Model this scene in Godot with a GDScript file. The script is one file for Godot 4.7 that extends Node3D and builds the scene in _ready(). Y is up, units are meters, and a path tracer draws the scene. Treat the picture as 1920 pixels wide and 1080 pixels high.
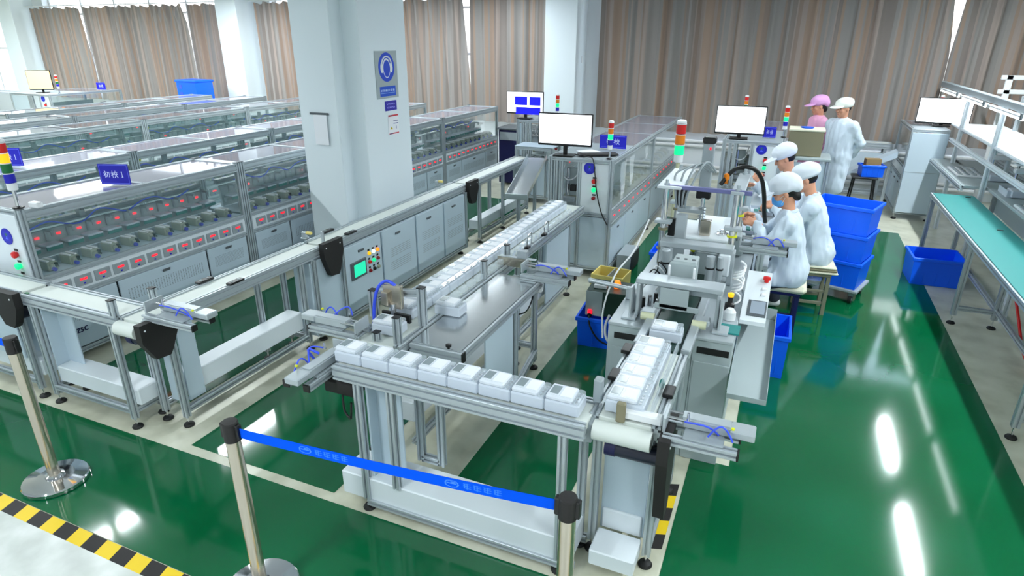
extends Node3D
# An electricity-meter test workshop: rows of glazed test cabinets, aluminium conveyors, a barrier in front.

var M := {}
var HM := {}
const UP := Vector3.UP

# ---------- geometry collector ----------
class G:
	var v := PackedVector3Array()
	var n := PackedVector3Array()
	func tri(a: Vector3, b: Vector3, c: Vector3) -> void:      # a, b, c counter-clockwise seen from outside
		var m := (b - a).cross(c - a)
		if m.length_squared() < 1e-18:
			return
		m = m.normalized()
		v.append(a); v.append(c); v.append(b)
		n.append(m); n.append(m); n.append(m)
	func quad(a: Vector3, b: Vector3, c: Vector3, d: Vector3) -> void:
		tri(a, b, c); tri(a, c, d)
	func stri(a: Vector3, b: Vector3, c: Vector3, na: Vector3, nb: Vector3, nc: Vector3) -> void:
		v.append(a); v.append(c); v.append(b)
		n.append(na); n.append(nc); n.append(nb)
	func box(c: Vector3, s: Vector3, ch := 0.0, b := Basis.IDENTITY) -> G:
		var h := s * 0.5
		ch = minf(ch, minf(h.x, minf(h.y, h.z)) * 0.8)
		for ax in 3:
			for sg in [-1.0, 1.0]:
				var u := (ax + 1) % 3
				var w := (ax + 2) % 3
				var p := []
				for k in [[-1, -1], [1, -1], [1, 1], [-1, 1]]:
					var q := Vector3.ZERO
					q[ax] = sg * h[ax]; q[u] = k[0] * (h[u] - ch); q[w] = k[1] * (h[w] - ch)
					p.append(c + b * q)
				if sg > 0: quad(p[0], p[1], p[2], p[3])
				else: quad(p[3], p[2], p[1], p[0])
		if ch > 0.0:
			for ax in 3:
				var u := (ax + 1) % 3
				var w := (ax + 2) % 3
				for su in [-1.0, 1.0]:
					for sw in [-1.0, 1.0]:
						var q := []
						for t in [[-1, 0], [1, 0], [1, 1], [-1, 1]]:
							var e := Vector3.ZERO
							e[ax] = t[0] * (h[ax] - ch)
							e[u] = su * (h[u] - (ch if t[1] == 1 else 0.0)); e[w] = sw * (h[w] - (0.0 if t[1] == 1 else ch))
							q.append(c + b * e)
						_edge(q, c)
			for sx in [-1.0, 1.0]:
				for sy in [-1.0, 1.0]:
					for sz in [-1.0, 1.0]:
						var a := c + b * Vector3(sx * h.x, sy * (h.y - ch), sz * (h.z - ch))
						var d := c + b * Vector3(sx * (h.x - ch), sy * h.y, sz * (h.z - ch))
						var e := c + b * Vector3(sx * (h.x - ch), sy * (h.y - ch), sz * h.z)
						if (d - a).cross(e - a).dot(a - c) > 0: tri(a, d, e)
						else: tri(a, e, d)
		return self
	func _edge(q: Array, c: Vector3) -> void:
		if (q[1] - q[0]).cross(q[2] - q[0]).dot((q[0] + q[2]) * 0.5 - c) > 0: quad(q[0], q[1], q[2], q[3])
		else: quad(q[3], q[2], q[1], q[0])
	func frame(d: Vector3, up := Vector3.UP) -> Basis:          # z along d
		var z := d.normalized()
		if absf(z.dot(up)) > 0.98: up = Vector3.RIGHT if absf(z.x) < 0.9 else Vector3.FORWARD
		var x := up.cross(z).normalized()
		return Basis(x, z.cross(x), z)
	func tube(a: Vector3, c: Vector3, r0: float, r1 := -1.0, k := 12, caps := true) -> G:
		if r1 < 0: r1 = r0
		var f := frame(c - a)
		for i in k:
			var t0 := TAU * i / k
			var t1 := TAU * (i + 1) / k
			var d0 := f.x * cos(t0) + f.y * sin(t0)
			var d1 := f.x * cos(t1) + f.y * sin(t1)
			stri(a + d0 * r0, a + d1 * r0, c + d1 * r1, d0, d1, d1)
			stri(a + d0 * r0, c + d1 * r1, c + d0 * r1, d0, d1, d0)
			if caps:
				tri(a, a + d1 * r0, a + d0 * r0); tri(c, c + d0 * r1, c + d1 * r1)
		return self
	func path(p: Array, r: float, k := 8) -> G:
		if p.size() < 12 and p.size() > 2:      # a smooth curve through the points
			var q := []
			for i in p.size() - 1:
				var a: Vector3 = p[maxi(i - 1, 0)]
				var b: Vector3 = p[i]
				var c: Vector3 = p[i + 1]
				var e: Vector3 = p[mini(i + 2, p.size() - 1)]
				for j in 5: q.append(b.cubic_interpolate(c, a, e, j / 5.0))
			q.append(p[p.size() - 1])
			p = q
		var rings := []
		var up := Vector3.UP
		for i in p.size():
			var d: Vector3 = (p[mini(i + 1, p.size() - 1)] - p[maxi(i - 1, 0)])
			var f := frame(d, up)
			up = f.y
			var ring := []
			for j in k: ring.append(f.x * cos(TAU * j / k) + f.y * sin(TAU * j / k))
			rings.append(ring)
		for i in p.size() - 1:
			for j in k:
				var q := (j + 1) % k
				stri(p[i] + rings[i][j] * r, p[i] + rings[i][q] * r, p[i + 1] + rings[i + 1][q] * r, rings[i][j], rings[i][q], rings[i + 1][q])
				stri(p[i] + rings[i][j] * r, p[i + 1] + rings[i + 1][q] * r, p[i + 1] + rings[i + 1][j] * r, rings[i][j], rings[i + 1][q], rings[i + 1][j])
		return self
	func lathe(c: Vector3, prof: Array, k := 24) -> G:          # prof: [radius, y] from bottom to top
		for i in prof.size() - 1:
			var a: Array = prof[i]
			var e: Array = prof[i + 1]
			var nn := Vector2(e[1] - a[1], a[0] - e[0]).normalized()
			for j in k:
				var t0 := TAU * j / k
				var t1 := TAU * (j + 1) / k
				var d0 := Vector3(cos(t0), 0, -sin(t0))
				var d1 := Vector3(cos(t1), 0, -sin(t1))
				var n0 := d0 * nn.x + Vector3.UP * nn.y
				var n1 := d1 * nn.x + Vector3.UP * nn.y
				var p0: Vector3 = c + d0 * a[0] + Vector3.UP * a[1]
				var p1: Vector3 = c + d1 * a[0] + Vector3.UP * a[1]
				var p2: Vector3 = c + d1 * e[0] + Vector3.UP * e[1]
				var p3: Vector3 = c + d0 * e[0] + Vector3.UP * e[1]
				if a[0] > 1e-5: stri(p0, p1, p2, n0, n1, n1)
				if e[0] > 1e-5: stri(p0, p2, p3, n0, n1, n0)
		return self
	func prism(poly: PackedVector2Array, a: Vector3, c: Vector3, up := Vector3.UP) -> G:   # poly counter-clockwise in (x, y)
		var f := frame(c - a, up)
		var k := poly.size()
		for i in k:
			var p := f.x * poly[i].x + f.y * poly[i].y
			var q := f.x * poly[(i + 1) % k].x + f.y * poly[(i + 1) % k].y
			quad(a + p, a + q, c + q, c + p)
		var t := Geometry2D.triangulate_polygon(poly)
		for i in range(0, t.size(), 3):
			var w := []
			for j in 3: w.append(f.x * poly[t[i + j]].x + f.y * poly[t[i + j]].y)
			var sgn: float = (w[1] - w[0]).cross(w[2] - w[0]).dot(f.z)
			if sgn < 0:
				var s = w[1]; w[1] = w[2]; w[2] = s
			tri(c + w[0], c + w[1], c + w[2]); tri(a + w[0], a + w[2], a + w[1])
		return self
	func ball(c: Vector3, r: Vector3, k := 16, m := 10, b := Basis.IDENTITY) -> G:
		for i in m:
			for j in k:
				var q := []
				for e in [[i, j], [i, j + 1], [i + 1, j + 1], [i + 1, j]]:
					var ph: float = -PI / 2 + PI * e[0] / m
					var th: float = TAU * e[1] / k
					q.append(Vector3(cos(ph) * cos(th), sin(ph), -cos(ph) * sin(th)))
				var nn := []
				for e in q: nn.append((b * (e / r)).normalized())
				stri(c + b * (q[0] * r), c + b * (q[1] * r), c + b * (q[2] * r), nn[0], nn[1], nn[2])
				stri(c + b * (q[0] * r), c + b * (q[2] * r), c + b * (q[3] * r), nn[0], nn[2], nn[3])
		return self
	func mesh() -> ArrayMesh:
		var m := ArrayMesh.new()
		var a := []
		a.resize(Mesh.ARRAY_MAX)
		a[Mesh.ARRAY_VERTEX] = v
		a[Mesh.ARRAY_NORMAL] = n
		m.add_surface_from_arrays(Mesh.PRIMITIVE_TRIANGLES, a)
		return m

# ---------- node helpers ----------
func g() -> G: return G.new()
func V(x, y, z) -> Vector3: return Vector3(x, y, z)
func meta(o, label := "", cat := "", group := "", kind := ""):
	if label: o.set_meta("label", label)
	if cat: o.set_meta("category", cat)
	if group: o.set_meta("group", group)
	if kind: o.set_meta("kind", kind)
	return o
func thing(called, label, cat, at := Vector3.ZERO, turn := 0.0, group := "") -> Node3D:
	var o := Node3D.new()
	o.name = called
	add_child(o, true)
	o.position = at
	o.rotation.y = turn
	meta(o, label, cat, group)
	return o
func put(called, mesh, mat, parent = null) -> MeshInstance3D:
	var o := MeshInstance3D.new()
	o.name = called
	o.mesh = mesh.mesh() if mesh is G else mesh
	o.material_override = mat
	(parent if parent else self).add_child(o, true)
	return o
func at(o: Node3D, p: Vector3, turn := 0.0) -> Node3D:
	o.position = p
	o.rotation.y = turn
	return o
func struct(called, mesh, mat, label := "", parent = null) -> MeshInstance3D:
	var o := put(called, mesh, mat, parent)
	meta(o, label, "", "", "structure")
	return o
func copy_of(o: Node3D, p: Vector3, turn := 0.0, label := "") -> Node3D:
	var c = o.duplicate()
	c.name = str(o.name).rstrip("0123456789")
	add_child(c, true)
	c.position = p
	c.rotation.y = turn
	if label: c.set_meta("label", label)
	return c

# cached small meshes
var cache := {}
func cbox(s: Vector3, ch := 0.002) -> ArrayMesh:
	var k := "%s %s" % [s, ch]
	if not cache.has(k): cache[k] = g().box(Vector3.ZERO, s, ch).mesh()
	return cache[k]
func pbox(called, parent, c: Vector3, s: Vector3, mat, ch := 0.002) -> MeshInstance3D:
	var o := put(called, cbox(s, ch), mat, parent)
	o.position = c
	return o

# aluminium extrusion: a w x h section with T-slots on its faces
func section(w: float, h: float) -> PackedVector2Array:
	var p := PackedVector2Array()
	var sw := 0.006
	var sd := 0.012
	var cor := [Vector2(w / 2, -h / 2), Vector2(w / 2, h / 2), Vector2(-w / 2, h / 2), Vector2(-w / 2, -h / 2)]
	for i in 4:
		var a: Vector2 = cor[i]
		var b: Vector2 = cor[(i + 1) % 4]
		var d := (b - a).normalized()
		var inn := Vector2(-d.y, d.x)
		var ln := a.distance_to(b)
		p.append(a + d * 0.002)
		var n := maxi(1, int(round(ln / 0.04)))
		for k in n:
			var c := a + d * (ln * (k + 0.5) / n)
			p.append(c - d * sw); p.append(c - d * sw + inn * sd)
			p.append(c + d * sw + inn * sd); p.append(c + d * sw)
		p.append(b - d * 0.002)
	return p
func ext(m: G, a: Vector3, b: Vector3, w := 0.04, h := 0.04, up := Vector3.UP) -> G:
	return m.prism(section(w, h), a, b, up)
func foot(parent, p: Vector3, h := 0.07) -> void:      # levelling foot under a leg, p on the floor
	if not cache.has("stem"): cache["stem"] = g().tube(V(0, 0.02, 0), V(0, 0.09, 0), 0.006, 0.006, 8).mesh()
	if not cache.has("pad"): cache["pad"] = g().lathe(V(0, 0, 0), [[0.0, 0], [0.034, 0], [0.036, 0.008], [0.03, 0.018], [0.012, 0.026], [0.0, 0.026]], 18).mesh()
	var o := put("levelling_foot", cache["pad"], M.rubber, parent)
	o.position = p
	var s := put("stem", cache["stem"], M.chrome, o)
	s.scale.y = h / 0.07

# ---------- materials ----------
func std(name, col: Color, rough := 0.6, metal := 0.0) -> StandardMaterial3D:
	var m := StandardMaterial3D.new()
	m.resource_name = name
	m.albedo_color = col
	m.roughness = rough
	m.metallic = metal
	M[name] = m
	return m
func glow(name, col: Color, e := 1.0) -> StandardMaterial3D:
	var m := std(name, col, 0.4)
	m.emission_enabled = true
	m.emission = col
	m.emission_energy_multiplier = e
	return m
func pane(name, col: Color, a: float) -> StandardMaterial3D:
	var m := std(name, Color(col, a), 0.04)
	m.transparency = BaseMaterial3D.TRANSPARENCY_ALPHA
	return m
func noise_tex(freq: float, ramp: Array, size := 512, seed_ := 1, oct := 4) -> NoiseTexture2D:
	var f := FastNoiseLite.new()
	f.seed = seed_
	f.frequency = freq
	f.fractal_octaves = oct
	var t := NoiseTexture2D.new()
	t.width = size; t.height = size; t.seamless = true
	t.noise = f
	var gr := Gradient.new()
	gr.offsets = PackedFloat32Array(); gr.colors = PackedColorArray()
	var off := PackedFloat32Array(); var cols := PackedColorArray()
	for i in ramp.size():
		off.append(ramp[i][0]); cols.append(ramp[i][1])
	gr.offsets = off; gr.colors = cols
	t.color_ramp = gr
	return t
func tri_map(m: StandardMaterial3D, s: float) -> void:
	m.uv1_triplanar = true
	m.uv1_world_triplanar = true
	m.uv1_scale = Vector3(s, s, s)

func materials() -> void:
	std("alu", Color(0.72, 0.755, 0.775), 0.36, 0.4)
	std("alu_dark", Color(0.55, 0.58, 0.60), 0.4, 0.5)
	std("steel", Color(0.78, 0.80, 0.81), 0.16, 0.9)
	std("chrome", Color(0.86, 0.86, 0.87), 0.07, 1.0)
	std("stainless", Color(0.80, 0.76, 0.70), 0.22, 0.9)
	std("sheet", Color(0.75, 0.815, 0.86), 0.42)
	std("sheet_white", Color(0.88, 0.91, 0.93), 0.4)
	std("cab_gray", Color(0.66, 0.71, 0.72), 0.42)
	std("gray", Color(0.60, 0.64, 0.66), 0.45)
	std("gray_dark", Color(0.33, 0.36, 0.38), 0.5)
	std("black", Color(0.055, 0.055, 0.06), 0.4)
	std("black_matte", Color(0.12, 0.11, 0.11), 0.62)
	std("rubber", Color(0.075, 0.08, 0.08), 0.6)
	std("belt", Color(0.86, 0.885, 0.865), 0.5)
	std("belt_green", Color(0.10, 0.22, 0.19), 0.35)
	std("meter", Color(0.80, 0.835, 0.88), 0.35)
	std("meter_top", Color(0.86, 0.885, 0.92), 0.3)
	std("lcd", Color(0.55, 0.60, 0.62), 0.2)
	pane("clear", Color(0.9, 0.95, 0.98), 0.25)
	pane("glass", Color(0.55, 0.75, 0.74), 0.07)
	pane("acrylic", Color(0.62, 0.61, 0.67), 0.62)
	std("blue_bin", Color(0.01, 0.40, 1.0), 0.4)
	std("blue_sign", Color(0.10, 0.10, 0.72), 0.4)
	std("blue_tape", Color(0.02, 0.22, 0.92), 0.55)
	std("navy", Color(0.06, 0.07, 0.30), 0.4)
	std("blue_hose", Color(0.25, 0.36, 0.95), 0.35)
	std("motor", Color(0.10, 0.12, 0.20), 0.35)
	std("yellow", Color(0.93, 0.79, 0.05), 0.5)
	std("yellow_pale", Color(0.92, 0.84, 0.48), 0.5)
	std("yellow_fit", Color(0.86, 0.88, 0.10), 0.4)
	std("beige_pole", Color(0.80, 0.81, 0.68), 0.5)
	std("white", Color(0.93, 0.94, 0.95), 0.5)
	std("paper", Color(0.95, 0.96, 0.98), 0.7)
	std("red", Color(0.85, 0.10, 0.09), 0.4)
	std("red_dark", Color(0.55, 0.07, 0.10), 0.4)
	std("orange", Color(0.93, 0.52, 0.05), 0.4)
	std("green_dark", Color(0.03, 0.42, 0.22), 0.4)
	std("teal", Color(0.05, 0.45, 0.42), 0.45)
	std("mat_green", Color(0.06, 0.50, 0.49), 0.55)
	std("olive", Color(0.60, 0.62, 0.55), 0.5)
	std("box_green", Color(0.09, 0.22, 0.17), 0.4)
	std("khaki", Color(0.52, 0.50, 0.40), 0.7)
	std("cushion", Color(0.90, 0.89, 0.80), 0.85)
	std("wood_gray", Color(0.50, 0.50, 0.42), 0.7)
	std("skin", Color(0.86, 0.62, 0.50), 0.5)
	std("hair", Color(0.06, 0.05, 0.05), 0.5)
	std("coat", Color(0.83, 0.885, 0.94), 0.8)
	std("coat_pink", Color(0.96, 0.70, 0.84), 0.8)
	std("cap", Color(0.88, 0.91, 0.95), 0.8)
	std("cap_cream", Color(0.95, 0.96, 0.93), 0.8)
	std("cap_pink", Color(0.92, 0.68, 0.90), 0.8)
	std("mask", Color(0.36, 0.68, 0.96), 0.7)
	std("trousers", Color(0.20, 0.22, 0.28), 0.8)
	std("trousers_white", Color(0.86, 0.91, 0.95), 0.8)
	std("wall", Color(0.90, 0.925, 0.945), 0.7)
	std("column", Color(0.905, 0.945, 0.965), 0.6)
	std("ceiling", Color(0.90, 0.91, 0.92), 0.8)
	std("cardboard", Color(0.60, 0.50, 0.34), 0.8)
	glow("led_red", Color(1.0, 0.08, 0.16), 1.6)
	glow("lamp_green", Color(0.03, 0.85, 0.50), 1.0)
	glow("lamp_red", Color(1.0, 0.22, 0.12), 1.2)
	glow("lamp_yellow", Color(1.0, 0.72, 0.05), 0.7)
	glow("lamp_white", Color(0.80, 1.0, 0.95), 1.0)
	glow("lamp_orange", Color(1.0, 0.45, 0.08), 1.6)
	glow("screen_white", Color(0.97, 0.98, 1.0), 1.25)
	glow("screen_blue", Color(0.05, 0.05, 0.95), 0.9)
	glow("screen_teal", Color(0.15, 0.80, 0.62), 0.8)
	glow("screen_gray", Color(0.50, 0.55, 0.60), 0.35)
	glow("screen_cream", Color(1.0, 0.84, 0.55), 0.9)
	glow("tube", Color(0.97, 0.99, 1.0), 3.0)
	var fl := std("floor_beige", Color(1, 1, 1), 0.3)
	fl.albedo_texture = noise_tex(0.012, [[0.0, Color(0.70, 0.70, 0.62)], [0.45, Color(0.80, 0.80, 0.72)], [1.0, Color(0.87, 0.87, 0.80)]], 512, 3, 5)
	tri_map(fl, 0.45)
	var gn := std("floor_green", Color(1, 1, 1), 0.16)
	gn.albedo_texture = noise_tex(0.006, [[0.0, Color(0.015, 0.335, 0.19)], [0.5, Color(0.02, 0.365, 0.21)], [1.0, Color(0.03, 0.39, 0.24)]], 512, 8, 2)
	gn.roughness = 0.085
	tri_map(gn, 0.3)
	var fw := std("floor_pale", Color(1, 1, 1), 0.28)
	fw.albedo_texture = noise_tex(0.015, [[0.0, Color(0.72, 0.74, 0.72)], [0.5, Color(0.79, 0.81, 0.79)], [1.0, Color(0.86, 0.87, 0.86)]], 512, 12, 5)
	tri_map(fw, 0.5)

const LAMP := 5.5
func _ready() -> void:
	var cam := Camera3D.new()
	cam.name = "camera"
	cam.position = V(0, 2.45, 0)
	cam.rotation = V(deg_to_rad(-21.78), deg_to_rad(23.34), deg_to_rad(0.17))
	cam.fov = 49.64
	cam.current = true
	add_child(cam)
	var we := WorldEnvironment.new()
	we.name = "environment"
	var e := Environment.new()
	e.background_mode = Environment.BG_SKY
	var sk := ProceduralSkyMaterial.new()
	sk.sky_top_color = Color(0.80, 0.90, 1.0)
	sk.sky_horizon_color = Color(0.98, 0.97, 0.95)
	sk.ground_bottom_color = Color(0.75, 0.75, 0.72)
	sk.ground_horizon_color = Color(0.90, 0.90, 0.88)
	sk.sky_energy_multiplier = 2.4
	sk.ground_energy_multiplier = 1.6
	var s := Sky.new()
	s.sky_material = sk
	e.sky = s
	e.tonemap_mode = Environment.TONE_MAPPER_LINEAR
	e.tonemap_exposure = 1.2
	e.sdfgi_enabled = true
	e.ssao_enabled = true
	e.ssil_enabled = true
	we.environment = e
	add_child(we)
	materials()
	curtain_mats()
	room()
	curtains()
	lamps()
	build_all()

# ---------- the room ----------
const ZW := -12.2          # inner face of the back wall
const COLS := [-20.2, -12.1, -4.05, 4.1, 12.0]
func slab(called, a: Vector3, b: Vector3, mat, label := "", parent = null) -> MeshInstance3D:
	return struct(called, g().box((a + b) / 2, (b - a).abs()), mat, label, parent)
func pad(parent, x0, x1, z0, z1):      # painted floor field
	pad_poly(parent, [[x0, z0], [x1, z0], [x1, z1], [x0, z1]])
func pad_poly(parent, p: Array):
	var m := g()
	var pts := PackedVector2Array()
	for q in p: pts.append(Vector2(q[0], -q[1]))
	if Geometry2D.is_polygon_clockwise(pts): pts.reverse()
	m.prism(pts, V(0, 0, 0), V(0, 0.003, 0), V(0, 0, -1))
	var o := put("green_coating", m, M.floor_green, parent)
	meta(o, "glossy green floor paint", "", "", "structure")
func room() -> void:
	var fl := slab("floor", V(-25, -0.2, -12.6), V(10, 0, 5), M.floor_beige, "beige and green painted workshop floor")
	pad(fl, -24.9, -0.25, -2.2, -1.5)
	pad_poly(fl, [[-0.25, -1.5], [-0.25, -3.44], [-0.02, -3.44], [-0.02, -9.6], [1.6, -9.6], [1.6, -1.5]])
	pad(fl, -1.51, -0.84, -9.2, -2.27)
	pad(fl, -3.24, -2.1, -9.2, -2.27)
	pad(fl, -4.77, -3.68, -9.2, -2.60)
	pad(fl, -6.35, -5.72, -9.2, -2.62)
	pad(fl, -8.9, -7.3, -9.4, -2.62)
	var pale := put("pale_coating", g().box(V(-9, 0.0015, 1.6), V(31.8, 0.003, 6.06)), M.floor_pale, fl)
	meta(pale, "pale floor in front of the hazard tape", "", "", "structure")
	# hazard tapes
	hazard(V(-2.0, 0.0031, -1.45), 0.09, 5.2, 0.0, "yellow and black hazard tape along the front edge of the green floor")
	hazard(V(-0.31, 0.0008, -2.86), 0.075, 0.55, PI / 2, "short yellow and black hazard tape beside the last leg of the front conveyor")
	slab("ceiling", V(-25, 4.2, -12.6), V(10, 4.4, 5), M.ceiling)
	slab("wall_left", V(-25.2, -0.2, -12.6), V(-25, 4.4, 5), M.wall)
	slab("wall_right", V(10, -0.2, -12.6), V(10.2, 4.4, 5), M.wall)
	slab("wall_front", V(-25, -0.2, 5), V(10, 4.4, 5.2), M.wall)
	# back wall: sill wall, header, piers at the columns, windows between
	var m := g()
	m.box(V(-7.5, 0.325, ZW - 0.2), V(35, 1.05, 0.4))
	m.box(V(-7.5, 4.05, ZW - 0.2), V(35, 0.7, 0.4))
	for x in COLS: m.box(V(x, 2.275, ZW - 0.2), V(1.5, 2.85, 0.4))
	m.box(V(-24.6, 2.275, ZW - 0.2), V(0.8, 2.85, 0.4)); m.box(V(9.6, 2.275, ZW - 0.2), V(0.8, 2.85, 0.4))
	struct("wall_back", m, M.wall)
	var spans := [[-24.2, -20.95], [-19.45, -12.85], [-11.35, -4.8], [-3.3, 3.35], [4.85, 9.2]]
	for i in spans.size():
		var x0: float = spans[i][0]; var x1: float = spans[i][1]
		var w := struct("window_%d" % (i + 1), g().box(V((x0 + x1) / 2, 0.87, ZW - 0.16), V(x1 - x0, 0.04, 0.24), 0.004), M.white)
		var f := g()
		var n := int(round((x1 - x0) / 1.45))
		for k in n + 1: f.box(V(lerpf(x0 + 0.025, x1 - 0.025, float(k) / n), 2.275, ZW - 0.2), V(0.05, 2.75, 0.06))
		for y in [0.915, 2.16, 3.05, 3.675]: f.box(V((x0 + x1) / 2, y, ZW - 0.2), V(x1 - x0, 0.05, 0.055))
		meta(put("window_frame", f, M.white, w), "", "", "", "structure")
		for k in n:
			var a := lerpf(x0 + 0.025, x1 - 0.025, float(k) / n); var b := lerpf(x0 + 0.025, x1 - 0.025, (k + 1.0) / n)
			meta(put("window_pane", g().box(V((a + b) / 2, 2.3, ZW - 0.2), V(b - a - 0.05, 2.7, 0.006)), M.clear, w), "", "", "", "structure")
	# wall columns
	for i in COLS.size():
		var x: float = COLS[i]
		var c := g().box(V(x, 2.1, ZW + 0.3), V(0.62, 4.2, 0.62), 0.01)
		struct("column", c, M.column, "white square column against the back wall")
	# heater pipes and ledge below the curtains on the right
	var t := g()
	for y in [0.62, 0.70, 0.25, 0.17]: t.tube(V(-3.3, y, ZW + 0.06), V(3.7, y, ZW + 0.06), 0.028, 0.028, 10)
	struct("trim_1", t, M.white, "white pipes along the wall below the curtains")
	# freestanding column near the camera
	var col := struct("column", g().box(V(-4.38, 2.1, -5.7), V(0.48, 4.2, 1.0), 0.008), M.column, "white column standing beside the conveyor in the middle of the hall")
	struct("pilaster", g().box(V(-4.2, 2.1, -5.8), V(0.5, 4.2, 0.84), 0.008), M.column, "", col)

func hazard(c: Vector3, w: float, ln: float, turn: float, label) -> void:
	var t := thing("hazard_tape", label, "tape", c, turn)
	var n := int(ln / 0.11)
	for i in n:
		var x := -ln / 2 + ln * (i + 0.5) / n
		var k := ln / n / 2
		var s := 0.012
		var m := g()
		var p := PackedVector2Array([Vector2(x - k - s, w / 2), Vector2(x - k + s, -w / 2), Vector2(x + k + s, -w / 2), Vector2(x + k - s, w / 2)])
		if Geometry2D.is_polygon_clockwise(p): p.reverse()
		m.prism(p, V(0, 0, 0), V(0, 0.0006, 0), V(0, 0, -1))
		put("stripe", m, M.yellow if i % 2 else M.black_matte, t)

# ---------- curtains ----------
func curtain_mats() -> void:
	for k in 3:
		var im := Image.create(512, 4, false, Image.FORMAT_RGB8)
		var r := RandomNumberGenerator.new(); r.seed = 40 + k
		var x := 0
		var tones := [Color(0.62, 0.55, 0.51), Color(0.68, 0.62, 0.59), Color(0.61, 0.59, 0.58), Color(0.67, 0.58, 0.52), Color(0.57, 0.53, 0.51), Color(0.65, 0.62, 0.605)]
		while x < 512:
			var w := r.randi_range(7, 26)
			im.fill_rect(Rect2i(x, 0, w, 4), tones[r.randi() % tones.size()])
			x += w
		var m := std("curtain_%d" % k, Color(0.95, 0.95, 0.95), 0.85)
		m.albedo_texture = ImageTexture.create_from_image(im)
		m.backlight_enabled = true
		m.backlight = Color(0.16, 0.14, 0.12)
func curtain(x0: float, x1: float, label, k: int, taper0 := 0.0, taper1 := 0.0, rate := 1.3) -> void:
	# hanging cloth with pleats; taper0 / taper1: how far its lower corners swing outwards
	var r := RandomNumberGenerator.new(); r.seed = int(x0 * 100) + 77
	var st := SurfaceTool.new()
	st.begin(Mesh.PRIMITIVE_TRIANGLES)
	var nu := int((x1 - x0) / 0.022)
	var ys := [3.2, 3.1, 2.8, 2.5, 2.2, 1.8, 1.4, 1.1, 0.87]
	var ph := r.randf() * 9
	var wl := 0.27
	var rows := []
	for side in 2:
		for y in ys:
			var row := []
			for i in nu + 1:
				var u := float(i) / nu
				var f: float = (3.2 - y) / 2.33
				var x := lerpf(x0 - taper0 * minf(1.0, f * rate), x1 + taper1 * minf(1.0, f * rate), u)
				var q := u * (x1 - x0) / wl * TAU + ph + 0.9 * sin(u * 17.0 + ph) + 0.5 * sin(u * 41.0)
				var z := ZW + 0.21 + 0.036 * sin(q) * (0.75 + 0.35 * f) + 0.02 * sin(q * 0.37 + 2.0 * f) + 0.012 * sin(q * 1.9)
				if side: z -= 0.006
				var yy: float = y
				if y == 3.2: yy += 0.02 * sin(q) + 0.012 * sin(q * 0.5)
				row.append(Vector3(x, yy, z))
			rows.append(row)
	var nr := ys.size()
	for side in 2:
		for a in nr - 1:
			for i in nu:
				var p: Vector3 = rows[side * nr + a][i]; var q: Vector3 = rows[side * nr + a][i + 1]
				var s: Vector3 = rows[side * nr + a + 1][i + 1]; var t: Vector3 = rows[side * nr + a + 1][i]
				var tr := [p, q, s, p, s, t] if side == 0 else [p, s, q, p, t, s]
				for e in tr:
					st.set_smooth_group(side)
					st.set_uv(Vector2(((e.x - x0)) / 1.6, e.y))
					st.add_vertex(e)
	st.generate_normals()
	var o := put("curtain", st.commit(), M["curtain_%d" % (k % 3)])
	meta(o, label, "curtain", "striped taupe curtains along the back wall")

func curtains() -> void:
	curtain(-19.7, -17.72, "striped taupe curtain at the far left, beside the leftmost wall column", 0, 0, 0.15, 1.6)
	curtain(-17.55, -13.9, "wide striped taupe curtain behind the small blue sign, between the two left window slits", 1, 0.0, 0.16, 5.0)
	curtain(-13.72, -12.5, "narrow striped taupe curtain behind the big blue box, left of the lavender wall column", 2)
	curtain(-11.6, -6.27, "striped taupe curtain right behind the near white column, left of the bright vertical slit", 1, 0, 0.16, 1.25)
	curtain(-6.08, -4.4, "striped taupe curtain behind the screen with blue windows, left of the wall column", 0)
	curtain(-3.42, 0.47, "striped taupe curtain right of the wall column, behind the signal lamp of the middle machine", 2)
	curtain(0.452, 1.98, "striped taupe curtain behind the two standing people, left of the right window slit", 0, 0.0, 0.12, 2.6)
	curtain(2.16, 3.75, "striped taupe curtain right of the right window slit, above the lit shelf", 1, 0.05, 0.0, 2.3)
	curtain(4.45, 8.6, "striped taupe curtain at the far right end of the back wall", 2)
	var r := put("curtain_rail", g().tube(V(-24, 3.248, ZW + 0.21), V(9, 3.248, ZW + 0.21), 0.012, 0.012, 8), M.white)
	meta(r, "thin white rail along the top of the taupe curtains", "rail")

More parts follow.
